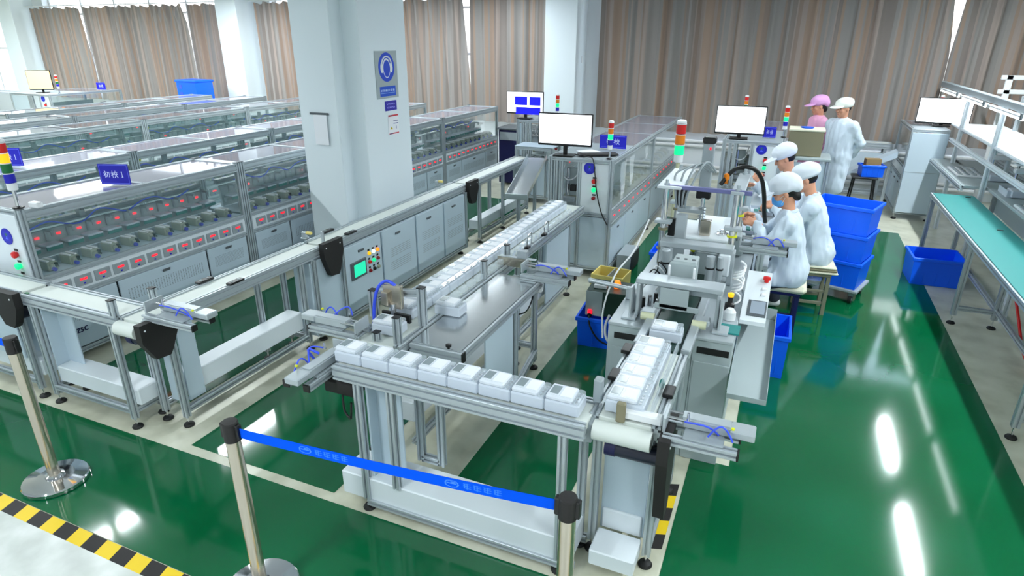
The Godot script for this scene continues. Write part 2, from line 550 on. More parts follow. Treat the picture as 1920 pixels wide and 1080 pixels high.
# ---------- ceiling lamps ----------
func lamps() -> void:
	var ts := [[2.12, -9.6], [2.12, -7.4], [2.12, -5.2], [2.12, -3.0], [2.12, -0.8], [2.12, 1.4], [-7.0, -10.25], [-7.0, -8.05], [-7.0, -5.85], [-7.0, -3.65], [-7.0, -1.45], [-7.0, 1.2], [-14.5, -9.0], [-14.5, -6.0], [-14.5, -3.0], [-2.4, 0.3], [-2.4, 2.6], [-20.5, -8.0], [-1.2, -6.45], [-1.2, -8.7], [-5.05, -9.3], [-5.05, -10.7], [-11.0, -10.0], [-17.5, -9.6]]
	var seen := {}
	for p in ts:
		seen[p[0]] = seen.get(p[0], -1) + 1
		var where: String = {2.12: "right aisle", -7.0: "near test rows", -14.5: "far test rows", -2.4: "viewer", -20.5: "far left corner", -1.2: "assembly machine", -5.05: "nearest test row", -11.0: "blue crate", -17.5: "far left machine"}[p[0]]
		var t := thing("ceiling_lamp", "white fluorescent lamp hanging above the %s, %s of its row" % [where, ordinal(seen[p[0]])], "lamp", V(p[0], 3.3, p[1]), 0.0, "hanging fluorescent lamps")
		put("housing", g().box(V(0, 0.05, 0), V(0.22, 0.06, 1.34), 0.01), M.white, t)
		for tx in [-0.05, 0.05]: put("glow_tube", g().tube(V(tx, 0.002, -0.63), V(tx, 0.002, 0.63), 0.014, 0.014, 10), M.tube, t)
		for hz in [-0.5, 0.5]: put("hanger", g().tube(V(0, 0.08, hz), V(0, 0.9, hz), 0.004, 0.004, 6), M.chrome, t)
		var l := AreaLight3D.new()
		l.name = "lamp_light"
		l.area_size = Vector2(0.09, 1.28)
		l.rotation.x = -PI / 2
		l.position = V(0, -0.03, 0)
		l.light_color = Color(0.95, 0.985, 1.0)
		l.light_energy = LAMP * (1.9 if p[0] < -10.0 else 0.45 if p[0] in [-1.2, -5.05] else 1.0)
		l.shadow_enabled = true
		t.add_child(l)

# ---------- test cabinet: glazed bench with rows of meter test stations ----------
func cabinet(label) -> Node3D:       # runs from z = 0 to z = -2.06, front face at x = 0, back at x = -0.62
	var L := 2.06
	var W := 0.62
	var t := thing("test_cabinet", label, "test cabinet", Vector3.ZERO, 0.0, "glazed meter test cabinets in rows")
	var post := ext(g(), V(0, 0.08, 0), V(0, 1.30, 0), 0.045, 0.045, V(1, 0, 0)).mesh()
	for x in [-0.0225, -W + 0.0225]:
		for z in [-0.0225, -L + 0.0225]:
			var p := put("post", post, M.alu, t)
			p.position = V(x, 0, z)
			pbox("post_cap", p, V(0, 1.303, 0), V(0.046, 0.006, 0.046), M.gray_dark, 0.001)
			foot(t, V(x, 0, z + (-0.016 if z > -1.0 else 0.016)))
	var long := ext(g(), V(0, 0, -0.045), V(0, 0, -L + 0.045), 0.04, 0.08).mesh()
	var thin := ext(g(), V(0, 0, -0.045), V(0, 0, -L + 0.045), 0.04, 0.04).mesh()
	var cross := ext(g(), V(-0.045, 0, 0), V(-W + 0.045, 0, 0), 0.04, 0.04).mesh()
	for q in [[long, -0.02, 1.255], [long, -W + 0.02, 1.255], [thin, -0.02, 0.755], [thin, -0.02, 0.575], [thin, -0.02, 0.1], [thin, -W + 0.02, 0.755], [thin, -W + 0.02, 0.1]]:
		put("rail", q[0], M.alu, t).position = V(q[1], q[2], 0)
	for z in [-0.02, -L * 0.5, -L + 0.02]:
		put("crossbar", cross, M.alu, t).position = V(0, 1.275, z)
	for k in 2:
		pbox("top_panel", t, V(-W / 2, 1.282, -L * (0.25 + 0.5 * k)), V(W - 0.08, 0.008, L / 2 - 0.06), M.acrylic)
	pbox("glass_pane", t, V(-0.018, 0.995, -L / 2), V(0.006, 0.44, L - 0.09), M.glass, 0.001)
	pbox("back_pane", t, V(-W + 0.018, 0.995, -L / 2), V(0.006, 0.44, L - 0.09), M.glass, 0.001)
	pbox("deck", t, V(-W / 2, 0.765, -L / 2), V(W - 0.085, 0.012, L - 0.05), M.sheet, 0.002)
	# display strip
	pbox("display_strip", t, V(-0.012, 0.665, -L / 2), V(0.016, 0.14, L - 0.09), M.sheet_white)
	var dig := g()
	for k in 5: dig.box(V(0, 0, -0.024 + 0.012 * k), V(0.003, 0.017, 0.0085), 0.0)
	var dm := dig.mesh()
	for k in 12:
		var d := pbox("display_module", t, V(-0.002, 0.66, -0.16 - 0.159 * k), V(0.012, 0.088, 0.135), M.gray, 0.003)
		put("red_digits", dm, M.led_red, d).position = V(0.0065, 0.010, 0)
		pbox("button", d, V(0.007, -0.026, 0), V(0.004, 0.012, 0.016), M.blue_sign, 0.001)
	# doors
	var vent := g()
	for i in 9:
		for j in 30: vent.box(V(0, -0.012 * i, -0.0165 * j), V(0.002, 0.004, 0.006), 0.0)
	var vm := vent.mesh()
	for d in [[0.06, 0.57, 1], [0.59, 1.49, 1], [1.51, 2.0, 1]]:
		var w: float = d[1] - d[0]
		var c: float = -(d[0] + d[1]) / 2.0
		var o := pbox("door", t, V(-0.012, 0.34, c), V(0.018, 0.42, w), M.sheet, 0.004)
		var hd := put("handle", g().box(V(0.012, 0.012, 0), V(0.01, 0.005, 0.075), 0.002).box(V(0.006, 0, 0), V(0.006, 0.02, 0.075), 0.002), M.gray_dark, o)
		hd.position = V(0.009, 0.165, 0)
		if d[2]:
			var vv := put("vent_holes", vm, M.gray_dark, o)
			vv.scale = V(1, 1, (w - 0.14) / 0.48)
			vv.position = V(0.009, 0.11, (w - 0.14) / 2)
			meta(vv, "", "", "", "stuff")
	pbox("back_sheet", t, V(-W + 0.03, 0.42, -L / 2), V(0.012, 0.6, L - 0.1), M.sheet)
	pbox("bottom_sheet", t, V(-W / 2, 0.11, -L / 2), V(W - 0.1, 0.012, L - 0.1), M.sheet)
	# two rows of test stations
	var clampm := g().box(V(0, 0.035, 0), V(0.13, 0.07, 0.075), 0.005).box(V(0.075, 0.03, 0.012), V(0.03, 0.05, 0.03), 0.004).mesh()
	var barm := g().box(Vector3.ZERO, V(0.12, 0.012, 0.02), 0.003).mesh()
	var knobm := g().tube(V(0, 0, 0), V(0.022, 0, 0), 0.017, 0.015, 10).mesh()
	var jaw := g().box(V(0, 0, 0), V(0.03, 0.035, 0.02), 0.004).tube(V(0.0, 0.0, 0.0), V(0.03, -0.012, 0), 0.006, 0.006, 6).mesh()
	var arm := g().box(V(0, 0.05, 0), V(0.024, 0.10, 0.022), 0.004).box(V(0.045, 0.092, 0), V(0.10, 0.02, 0.03), 0.004).box(V(0.085, 0.07, 0), V(0.014, 0.04, 0.02), 0.003).mesh()
	for k in 11:
		var z := -0.18 - 0.172 * k
		var s := put("test_clamp", clampm, M.olive, t)
		s.position = V(-0.16, 0.772, z)
		for e in [-0.022, 0.022]: put("white_bar", barm, M.white, s).position = V(-0.005, 0.076, e)
		put("blue_knob", knobm, M.blue_sign, s).position = V(0.09, 0.02, 0.014)
		put("jaw", jaw, M.black, s).position = V(0.075, 0.045, -0.02)
		var b := pbox("meter_tray", t, V(-0.36, 0.90, z), V(0.11, 0.016, 0.13), M.meter, 0.003)
		pbox("circuit_board", b, V(0.045, -0.022, 0), V(0.012, 0.032, 0.125), M.teal, 0.002)
		put("probe_arm", arm, M.gray, b).position = V(-0.08, 0.01, -0.03)
		pbox("red_indicator", b, V(-0.078, 0.05, 0.045), V(0.006, 0.016, 0.034), M.led_red, 0.001)
		pbox("socket", t, V(-0.265, 0.80, z - 0.03), V(0.06, 0.05, 0.10), M.gray, 0.004)
	pbox("station_rack", t, V(-0.46, 0.89, -L / 2), V(0.03, 0.22, L - 0.2), M.cab_gray)
	pbox("rack_beam", t, V(-0.40, 0.855, -L / 2), V(0.04, 0.05, L - 0.2), M.gray, 0.004)
	put("cable_duct", ext(g(), V(-0.5, 1.04, -0.1), V(-0.5, 1.04, -L + 0.1), 0.06, 0.05), M.alu_dark, t)
	var hp := []
	for i in 40: hp.append(V(-0.4 + 0.02 * sin(i * 0.7), 1.04 + 0.035 * sin(i * 0.5), -0.25 - 0.038 * i))
	put("air_hose", g().path(hp, 0.007, 6), M.blue_hose, t)
	for z in [-0.7, -1.45]:
		var valve := put("valve_block", g().box(V(0, 0, 0), V(0.05, 0.09, 0.05), 0.005).box(V(0.03, 0.02, 0), V(0.02, 0.03, 0.03), 0.004), M.gray, t)
		valve.position = V(-0.45, 1.09, z)
	pbox("yellow_fitting", t, V(-0.42, 1.12, -0.35), V(0.03, 0.03, 0.03), M.yellow_fit, 0.006)
	return t

# ---------- small repeated equipment ----------
func tower(p: Vector3, label, lit: String, s := 1.0, pole := 0.10) -> void:
	var t := thing("signal_tower", label, "signal lamp", p, 0.0, "stacked signal lamps on the machines")
	put("pole", g().tube(V(0, 0, 0), V(0, pole, 0), 0.011 * s, 0.011 * s, 12), M.chrome if s < 1.3 else M.beige_pole, t)
	put("base_flange", g().lathe(V(0, 0, 0), [[0, 0], [0.03 * s, 0], [0.03 * s, 0.008], [0.013 * s, 0.014], [0, 0.014]], 18), M.black, t)
	put("collar", g().lathe(V(0, pole, 0), [[0, 0], [0.024 * s, 0], [0.026 * s, 0.005], [0.026 * s, 0.042 * s], [0, 0.042 * s]], 20), M.white, t)
	var y := pole + 0.043 * s
	var lens := g().lathe(V(0, 0, 0), [[0, 0], [0.025 * s, 0], [0.027 * s, 0.003], [0.027 * s, 0.050 * s], [0.025 * s, 0.053 * s], [0, 0.053 * s]], 20).mesh()
	var ring := g().lathe(V(0, 0, 0), [[0.020, 0], [0.0285 * s, 0], [0.0285 * s, 0.006], [0.020, 0.006]], 20).mesh()
	var cols := [["blue_lens", "blue_sign", "blue_sign"], ["green_lens", "green_dark", "lamp_green"], ["amber_lens", "orange", "lamp_yellow"], ["red_lens", "red", "lamp_red"]]
	if s > 1.3: cols.remove_at(0)
	for c in cols:
		put(c[0], lens, M[c[2] if c[0].begins_with(lit) and lit != "" else c[1]], t).position.y = y
		put("ring", ring, M.white, t).position.y = y + 0.051 * s
		y += 0.057 * s
	put("cap", g().lathe(V(0, y, 0), [[0, 0], [0.027 * s, 0], [0.026 * s, 0.012 * s], [0.018 * s, 0.018 * s], [0, 0.02 * s]], 20), M.white, t)

func monitor(p: Vector3, turn: float, label, scr: String, w := 0.56, h := 0.33, lift := 0.10) -> Node3D:
	var t := thing("monitor", label, "monitor", p, turn)
	put("stand_base", g().box(V(0, 0.006, 0), V(0.22, 0.012, 0.16), 0.004), M.black, t)
	put("stand_neck", g().box(V(0, (lift + 0.06) / 2, -0.03), V(0.045, lift + 0.06, 0.02), 0.004), M.black, t)
	var b := put("bezel", g().box(V(0, lift + h / 2, 0), V(w, h, 0.03), 0.006), M.black, t)
	pbox("lit_screen", b, V(0, lift + h / 2 + 0.006, 0.0145), V(w - 0.022, h - 0.034, 0.004), M[scr], 0.0)
	return t

# strokes of the written characters on a 10 x 10 grid: [x0, y0, x1, y1] lines
var GL := {
	"初": [[2, 0, 3, 1], [0, 3, 4, 3], [4, 3, 0, 7], [2, 5, 2, 10], [3, 5, 4, 6], [5, 2, 9, 2], [9, 2, 9, 9], [9, 9, 8, 9], [7, 2, 6, 6], [6, 6, 4, 9]],
	"校": [[0, 3, 4, 3], [2, 0, 2, 10], [2, 4, 0, 7], [2, 4, 4, 6], [7, 0, 7, 2], [5, 2, 10, 2], [6, 3, 5, 5], [8, 3, 10, 5], [9, 5, 5, 10], [6, 5, 10, 10]],
	"1": [[4, 2, 5, 1], [5, 1, 5, 9], [4, 9, 6, 9]],
	"必": [[1, 4, 0, 7], [3, 2, 3, 9], [3, 9, 8, 9], [8, 9, 8, 7], [5, 1, 6, 4], [8, 0, 2, 8], [9, 4, 10, 6]],
	"须": [[3, 0, 0, 3], [3, 3, 0, 6], [4, 5, 0, 10], [5, 1, 10, 1], [7, 1, 7, 3], [5, 3, 5, 8], [5, 3, 10, 3], [10, 3, 10, 8], [7, 4, 7, 7], [7, 7, 5, 10], [8, 8, 10, 10]],
	"戴": [[0, 2, 6, 2], [3, 0, 3, 4], [0, 4, 10, 4], [1, 5, 5, 5], [1, 5, 1, 7], [5, 5, 5, 7], [1, 7, 5, 7], [0, 8, 6, 8], [2, 7, 2, 10], [4, 7, 4, 10], [7, 0, 8, 6], [8, 6, 10, 10], [10, 6, 6, 10], [9, 1, 10, 2]],
	"护": [[0, 3, 4, 3], [2, 0, 2, 10], [0, 7, 4, 5], [7, 0, 7, 2], [5, 3, 10, 3], [10, 3, 10, 6], [5, 6, 10, 6], [5, 3, 5, 7], [5, 7, 4, 10]],
	"耳": [[1, 0, 9, 0], [3, 0, 3, 8], [7, 0, 7, 10], [3, 3, 7, 3], [3, 5, 7, 5], [0, 8, 10, 7]],
	"器": [[1, 0, 4, 0], [1, 0, 1, 3], [4, 0, 4, 3], [1, 3, 4, 3], [6, 0, 9, 0], [6, 0, 6, 3], [9, 0, 9, 3], [6, 3, 9, 3], [0, 5, 10, 5], [5, 3, 1, 7], [5, 5, 9, 7], [1, 7, 4, 7], [1, 7, 1, 10], [4, 7, 4, 10], [1, 10, 4, 10], [6, 7, 9, 7], [6, 7, 6, 10], [9, 7, 9, 10], [6, 10, 9, 10]],
}
func draw_line(im: Image, a: Vector2, b: Vector2, w: float, col: Color) -> void:
	var n := int(a.distance_to(b)) + 1
	for i in n + 1:
		var p := a.lerp(b, float(i) / n)
		im.fill_rect(Rect2i(int(p.x - w / 2), int(p.y - w / 2), int(maxf(1, w)), int(maxf(1, w))), col)
func write(im: Image, text: String, x: float, y: float, s: float, w: float, col: Color, gap := 1.25) -> void:
	for ch in text:
		if GL.has(ch):
			for l in GL[ch]: draw_line(im, Vector2(x + l[0] * s / 10, y + l[1] * s / 10), Vector2(x + l[2] * s / 10, y + l[3] * s / 10), w, col)
		x += s * gap
func printed(name, im: Image, e := 0.0) -> StandardMaterial3D:
	var m := std(name, Color(1, 1, 1), 0.4)
	m.albedo_texture = ImageTexture.create_from_image(im)
	return m
func face(called, parent, p: Vector3, w: float, h: float, mat, b := Basis.IDENTITY) -> MeshInstance3D:   # a printed flat sheet facing +z of its basis
	var q := QuadMesh.new()
	q.size = Vector2(w, h)
	var o := put(called, q, mat, parent)
	o.transform = Transform3D(b, p)
	return o

func make_prints() -> void:
	var im := Image.create(256, 160, false, Image.FORMAT_RGB8)
	im.fill(Color(0.10, 0.10, 0.70))
	for r in [[8, 8, 240, 3], [8, 149, 240, 3], [8, 8, 3, 144], [245, 8, 3, 144]]: im.fill_rect(Rect2i(r[0], r[1], r[2], r[3]), Color(0.45, 0.5, 0.95))
	write(im, "初校1", 40, 55, 52, 5, Color(0.85, 0.88, 1.0))
	printed("print_sign", im)
	var im2 := Image.create(256, 128, false, Image.FORMAT_RGB8)
	im2.fill(Color(0.10, 0.33, 0.80))
	write(im2, "必须戴护耳器", 14, 38, 30, 3, Color(0.85, 0.92, 1.0), 1.3)
	im2.fill_rect(Rect2i(14, 84, 228, 6), Color(0.6, 0.75, 0.95))
	printed("print_ear_text", im2)
	var im3 := Image.create(128, 128, false, Image.FORMAT_RGB8)
	im3.fill(Color(0.20, 0.18, 0.66))
	for y in [30, 78]:
		for k in 6: draw_line(im3, Vector2(14 + 17 * k, y), Vector2(24 + 17 * k, y + 20), 5, Color(0.62, 0.62, 0.95)); im3.fill_rect(Rect2i(12 + 17 * k, y + 8, 13, 4), Color(0.66, 0.66, 0.95))
	printed("print_small_sign", im3)
	var im4 := Image.create(128, 256, false, Image.FORMAT_RGB8)
	im4.fill(Color(0.95, 0.96, 0.98))
	im4.fill_rect(Rect2i(4, 6, 120, 20), Color(0.80, 0.20, 0.25)); im4.fill_rect(Rect2i(10, 10, 40, 10), Color(0.3, 0.25, 0.3))
	im4.fill_rect(Rect2i(60, 80, 60, 8), Color(0.25, 0.28, 0.5)); im4.fill_rect(Rect2i(60, 112, 60, 8), Color(0.25, 0.28, 0.6))
	for k in 36: im4.fill_rect(Rect2i(34 - k / 2, 150 + k, k + 1, 1), Color(0.92, 0.85, 0.1))
	im4.fill_rect(Rect2i(31, 163, 6, 16), Color(0.1, 0.1, 0.1))
	im4.fill_rect(Rect2i(88, 150, 8, 36), Color(0.3, 0.35, 0.6))
	im4.fill_rect(Rect2i(4, 232, 120, 14), Color(0.8, 0.22, 0.28)); im4.fill_rect(Rect2i(8, 234, 40, 10), Color(0.3, 0.3, 0.45))
	printed("print_notice", im4)
	var im5 := Image.create(512, 32, false, Image.FORMAT_RGB8)
	im5.fill(Color(0.0, 0.35, 0.95))
	for x0 in [120, 360]:
		for a in 40: im5.fill_rect(Rect2i(int(x0 + 10 * cos(a * TAU / 40)), int(16 + 10 * sin(a * TAU / 40)), 2, 2), Color(0.34, 0.58, 0.98))
		im5.fill_rect(Rect2i(x0 - 7, 14, 15, 3), Color(0.34, 0.58, 0.98)); im5.fill_rect(Rect2i(x0 - 1, 10, 8, 3), Color(0.34, 0.58, 0.98))
		for k in 4:
			var x: int = x0 + 18 + 15 * k
			for l in [[0, 8, 11, 2], [0, 14, 12, 2], [1, 21, 11, 2], [5, 7, 2, 18], [1, 9, 2, 14]]: im5.fill_rect(Rect2i(x + l[0], l[1], l[2], l[3]), Color(0.26, 0.53, 0.97))
	var pbm := printed("print_belt", im5)
	pbm.roughness = 0.8
	pbm.metallic_specular = 0.2
	var im6 := Image.create(128, 128, false, Image.FORMAT_RGB8)
	im6.fill(Color(0.12, 0.16, 0.78))
	for y in range(18, 62):
		var w2 := int(30 - absf(y - 34) * 0.8)
		im6.fill_rect(Rect2i(64 - w2, y, w2 * 2, 1), Color(0.12, 0.40, 0.42))
	im6.fill_rect(Rect2i(54, 66, 20, 12), Color(0.5, 0.6, 1.0)); im6.fill_rect(Rect2i(36, 90, 56, 9), Color(0.45, 0.52, 0.98))
	printed("print_badge", im6)
	var im7 := Image.create(256, 128, false, Image.FORMAT_RGB8)
	im7.fill(Color(0.10, 0.10, 0.80))
	im7.fill_rect(Rect2i(12, 10, 232, 3), Color(0.5, 0.55, 1)); im7.fill_rect(Rect2i(12, 115, 232, 3), Color(0.5, 0.55, 1))
	write(im7, "初校", 66, 36, 52, 5, Color(0.85, 0.88, 1.0), 1.4)
	printed("print_sign_two", im7)

func stand_sign(p: Vector3, turn: float, label, w: float, h: float, mat: String) -> void:
	var t := thing("table_sign", label, "sign", p, turn, "blue signs standing on the machines")
	put("sign_base", g().box(V(0, 0.004, 0), V(w, 0.008, 0.07), 0.002), M.clear, t)
	put("sign_board", g().box(V(0, h / 2 + 0.008, 0), V(w, h, 0.008), 0.002), M.blue_sign, t)
	face("sign_print", t, V(0, h / 2 + 0.008, 0.0045), w, h, M[mat])

# ---------- conveyors ----------
# runs along local +x from 0 to L, belt centre at z = 0, top of the rails at T
func conveyor(label, p: Vector3, turn: float, L: float, W := 0.24, T := 0.84, legs := [], lower := [], opt := {}) -> Node3D:
	var t := thing("conveyor", label, "conveyor", p, turn, "aluminium belt conveyors")
	var bw := W - 0.08
	var b := g().box(V(L / 2, T - 0.026, 0), V(L, 0.034, bw), 0.003)
	put("belt", b, M.belt, t)
	for s in [-1, 1]:
		put("side_rail", ext(g(), V(0, T - 0.04, s * (W / 2 - 0.02)), V(L, T - 0.04, s * (W / 2 - 0.02)), 0.04, 0.08), M.alu, t)
	if opt.get("roller0", false): put("end_roller", g().tube(V(-0.035, T - 0.06, -bw / 2 - 0.01), V(-0.035, T - 0.06, bw / 2 + 0.01), 0.046, 0.046, 20), M.belt, t)
	for q in legs:      # [x, side, bottom]
		var z: float = q[1] * (W / 2 - 0.02)
		put("leg", ext(g(), V(q[0], q[2], z), V(q[0], T - 0.08, z), 0.04, 0.04, V(1, 0, 0)), M.alu, t)
		if q[2] < 0.15: foot(t, V(q[0], 0, z), q[2])
	for q in lower:     # [x0, x1, y, side]
		var z: float = q[3] * (W / 2 - 0.02)
		put("lower_rail", ext(g(), V(q[0], q[2], z), V(q[1], q[2], z), 0.04, 0.04), M.alu, t)
	for q in opt.get("panels", []):      # [x, z, width, along, y0, y1]
		var s := V(q[2], q[5] - q[4], 0.012) if q[3] == 0 else V(0.012, q[5] - q[4], q[2])
		pbox("side_panel", t, V(q[0], (q[4] + q[5]) / 2, q[1]), s, M.sheet, 0.002)
	for q in opt.get("trays", []):       # [x0, x1, y, depth, height]
		pbox("cable_tray", t, V((q[0] + q[1]) / 2, q[2], 0), V(q[1] - q[0], q[4], q[3]), M.sheet_white, 0.006)
	for q in opt.get("ties", []):        # [x, y]
		put("tie_bar", ext(g(), V(q[0], q[1], -W / 2 + 0.04), V(q[0], q[1], W / 2 - 0.04), 0.04, 0.04), M.alu, t)
	return t
func drive(t: Node3D, x: float, z: float, T: float, s := 1.0, mot := true) -> void:   # black drive cover with a gear motor, x along the conveyor, z outside the rail
	var poly := PackedVector2Array([Vector2(-0.08, 0.02), Vector2(0.17, 0.02), Vector2(0.17, -0.09), Vector2(0.11, -0.21 * s), Vector2(0.085, -0.24 * s), Vector2(-0.01, -0.23 * s), Vector2(-0.08, -0.10)])
	poly.reverse()
	var m := g()
	# polygon lies in the local x-y plane, extruded along z
	var pp := PackedVector2Array()
	for q in poly: pp.append(Vector2(q.x, q.y))
	if Geometry2D.is_polygon_clockwise(pp): pp.reverse()
	m.prism(pp, V(0, 0, 0), V(0, 0, 0.05), UP)
	var c := put("drive_cover", m, M.black_matte, t)
	c.position = V(x, T, z)
	for k in [[-0.05, 0.0], [0.13, 0.0]]: put("screw", g().tube(V(k[0], k[1] - 0.02, 0.05), V(k[0], k[1] - 0.02, 0.053), 0.006, 0.006, 8), M.white, c)
	if mot:
		var mo := put("gear_motor", g().tube(V(0, 0, -0.20), V(0, 0, 0), 0.043, 0.043, 20), M.motor, t)
		mo.position = V(x + 0.06, T - 0.16, z)
		put("motor_cap", g().tube(V(0, 0, -0.25), V(0, 0, -0.2), 0.047, 0.047, 20), M.navy, mo)

func pusher(label, p: Vector3, turn: float, L: float) -> Node3D:      # pneumatic slide along local +x, block end at x = L
	var t := thing("pneumatic_pusher", label, "pusher", p, turn, "pneumatic pushers at the conveyor corners")
	for z in [-0.075, 0.055]:
		put("base_profile", ext(g(), V(0, 0.02, z), V(L * 0.92, 0.02, z), 0.04, 0.04), M.alu, t)
		pbox("end_cap", t, V(L * 0.92 + 0.004, 0.02, z), V(0.01, 0.042, 0.042), M.black, 0.003)
	pbox("mounting_plate", t, V(L * 0.5, 0.044, -0.01), V(L * 0.5, 0.008, 0.15), M.gray, 0.002)
	pbox("cylinder_body", t, V(L * 0.52, 0.073, -0.04), V(L * 0.62, 0.046, 0.058), M.alu, 0.005)
	pbox("slide_cover", t, V(L * 0.50, 0.099, -0.04), V(L * 0.60, 0.006, 0.054), M.alu, 0.002)
	pbox("end_block", t, V(L * 0.95, 0.078, -0.035), V(0.10, 0.036, 0.085), M.alu, 0.005)
	pbox("push_plate", t, V(0.0, 0.075, -0.02), V(0.012, 0.07, 0.13), M.alu, 0.002)
	for z in [-0.065, -0.015]: put("guide_rod", g().tube(V(0, 0.085, z), V(L * 0.3, 0.085, z), 0.007, 0.007, 10), M.chrome, t)
	var h := []
	for i in 15:
		var u := i / 14.0
		h.append(V(L * (0.25 + 0.42 * u), 0.10 + 0.05 * sin(u * PI) - 0.05 * u, 0.02 + 0.04 * sin(u * PI * 1.3)))
	put("air_hose", g().path(h, 0.0042, 8), M.blue_hose, t)
	var h2 := []
	for i in 11:
		var u := i / 10.0
		h2.append(V(L * (0.55 + 0.3 * u), 0.06 + 0.06 * sin(u * PI), 0.03))
	put("air_hose", g().path(h2, 0.0042, 8), M.blue_hose, t)
	put("fitting", g().tube(V(L * 0.28, 0.105, 0.01), V(L * 0.28, 0.14, 0.01), 0.008, 0.005, 8), M.chrome, t)
	put("speed_valve", g().box(V(L * 0.83, 0.11, 0.01), V(0.014, 0.012, 0.014), 0.003), M.yellow_fit, t)
	return t
func end_post(p: Vector3, h: float, label) -> void:
	var t := thing("guide_post", label, "post", p, 0.0, "short capped guide posts on the conveyor corners")
	put("profile", ext(g(), V(0, 0, 0), V(0, h, 0), 0.04, 0.04, V(1, 0, 0)), M.alu, t)
	pbox("black_cap", t, V(0, h + 0.003, 0), V(0.043, 0.007, 0.043), M.black, 0.002)

# ---------- electricity meters ----------
var meter0: Node3D
func meter(p: Vector3, turn: float, label, group) -> Node3D:
	if meter0 == null:
		meter0 = thing("electricity_meter", label, "meter", p, turn, group)
		var t := meter0
		# long side along x (0.172), window at -x, clear terminal cover at +x
		put("housing", g().box(V(0, 0.031, 0), V(0.178, 0.062, 0.115), 0.007), M.meter, t)
		var tp := put("front_plate", g().box(V(-0.016, 0.073, -0.001), V(0.138, 0.026, 0.110), 0.008), M.meter_top, t)
		pbox("window_frame", tp, V(-0.048, 0.0865, 0), V(0.054, 0.003, 0.082), M.meter_top, 0.001)
		pbox("display_window", tp, V(-0.048, 0.0878, 0), V(0.044, 0.003, 0.066), M.lcd, 0.001)
		pbox("name_plate", tp, V(0.016, 0.0865, 0), V(0.06, 0.002, 0.078), M.paper, 0.0)
		put("terminal_cover", g().box(V(0.069, 0.072, 0), V(0.034, 0.022, 0.108), 0.006), M.clear, t)
		for k in 4: put("terminal", g().tube(V(0.068, 0.062, -0.036 + 0.024 * k), V(0.068, 0.069, -0.036 + 0.024 * k), 0.007, 0.007, 8), M.chrome, t)
		return t
	var c := copy_of(meter0, p, turn, label)
	if group.contains("front cross"): c.scale = V(0.93, 1.0, 1.07)
	c.set_meta("group", group)
	return c

# ---------- wide test machines of the lines ----------
# front end at z = 0 facing +z, body x from -W/2 to W/2, runs to z = -L, lower end panel carries the controls
func controls(t: Node3D, x: float, z: float, y0: float) -> void:
	var bd := put("blue_badge", g().tube(V(0, 0, 0), V(0, 0, 0.004), 0.062, 0.062, 28), M.blue_sign, t)
	bd.position = V(x - 0.06, y0 + 0.27, z)
	face("badge_print", bd, V(0, 0, 0.0046), 0.074, 0.074, M.print_badge)
	var k := [["emergency_stop", M.red, 0.14, 0.026], ["lit_button", M.lamp_green, 0.05, 0.024], ["selector_knob", M.red_dark, -0.04, 0.02]]
	for q in k:
		var b := put(q[0], g().lathe(V(0, 0, 0), [[0, 0], [0.018, 0], [0.018, 0.012], [q[3], 0.014], [q[3], 0.028], [q[3] * 0.8, 0.034], [0, 0.036]], 18), q[1], t)
		b.position = V(x, y0 + q[2], z)
		b.rotation.x = PI / 2
		pbox("button_tag", t, V(x, y0 + q[2] + 0.034, z + 0.002), V(0.04, 0.016, 0.004), M.black, 0.001)
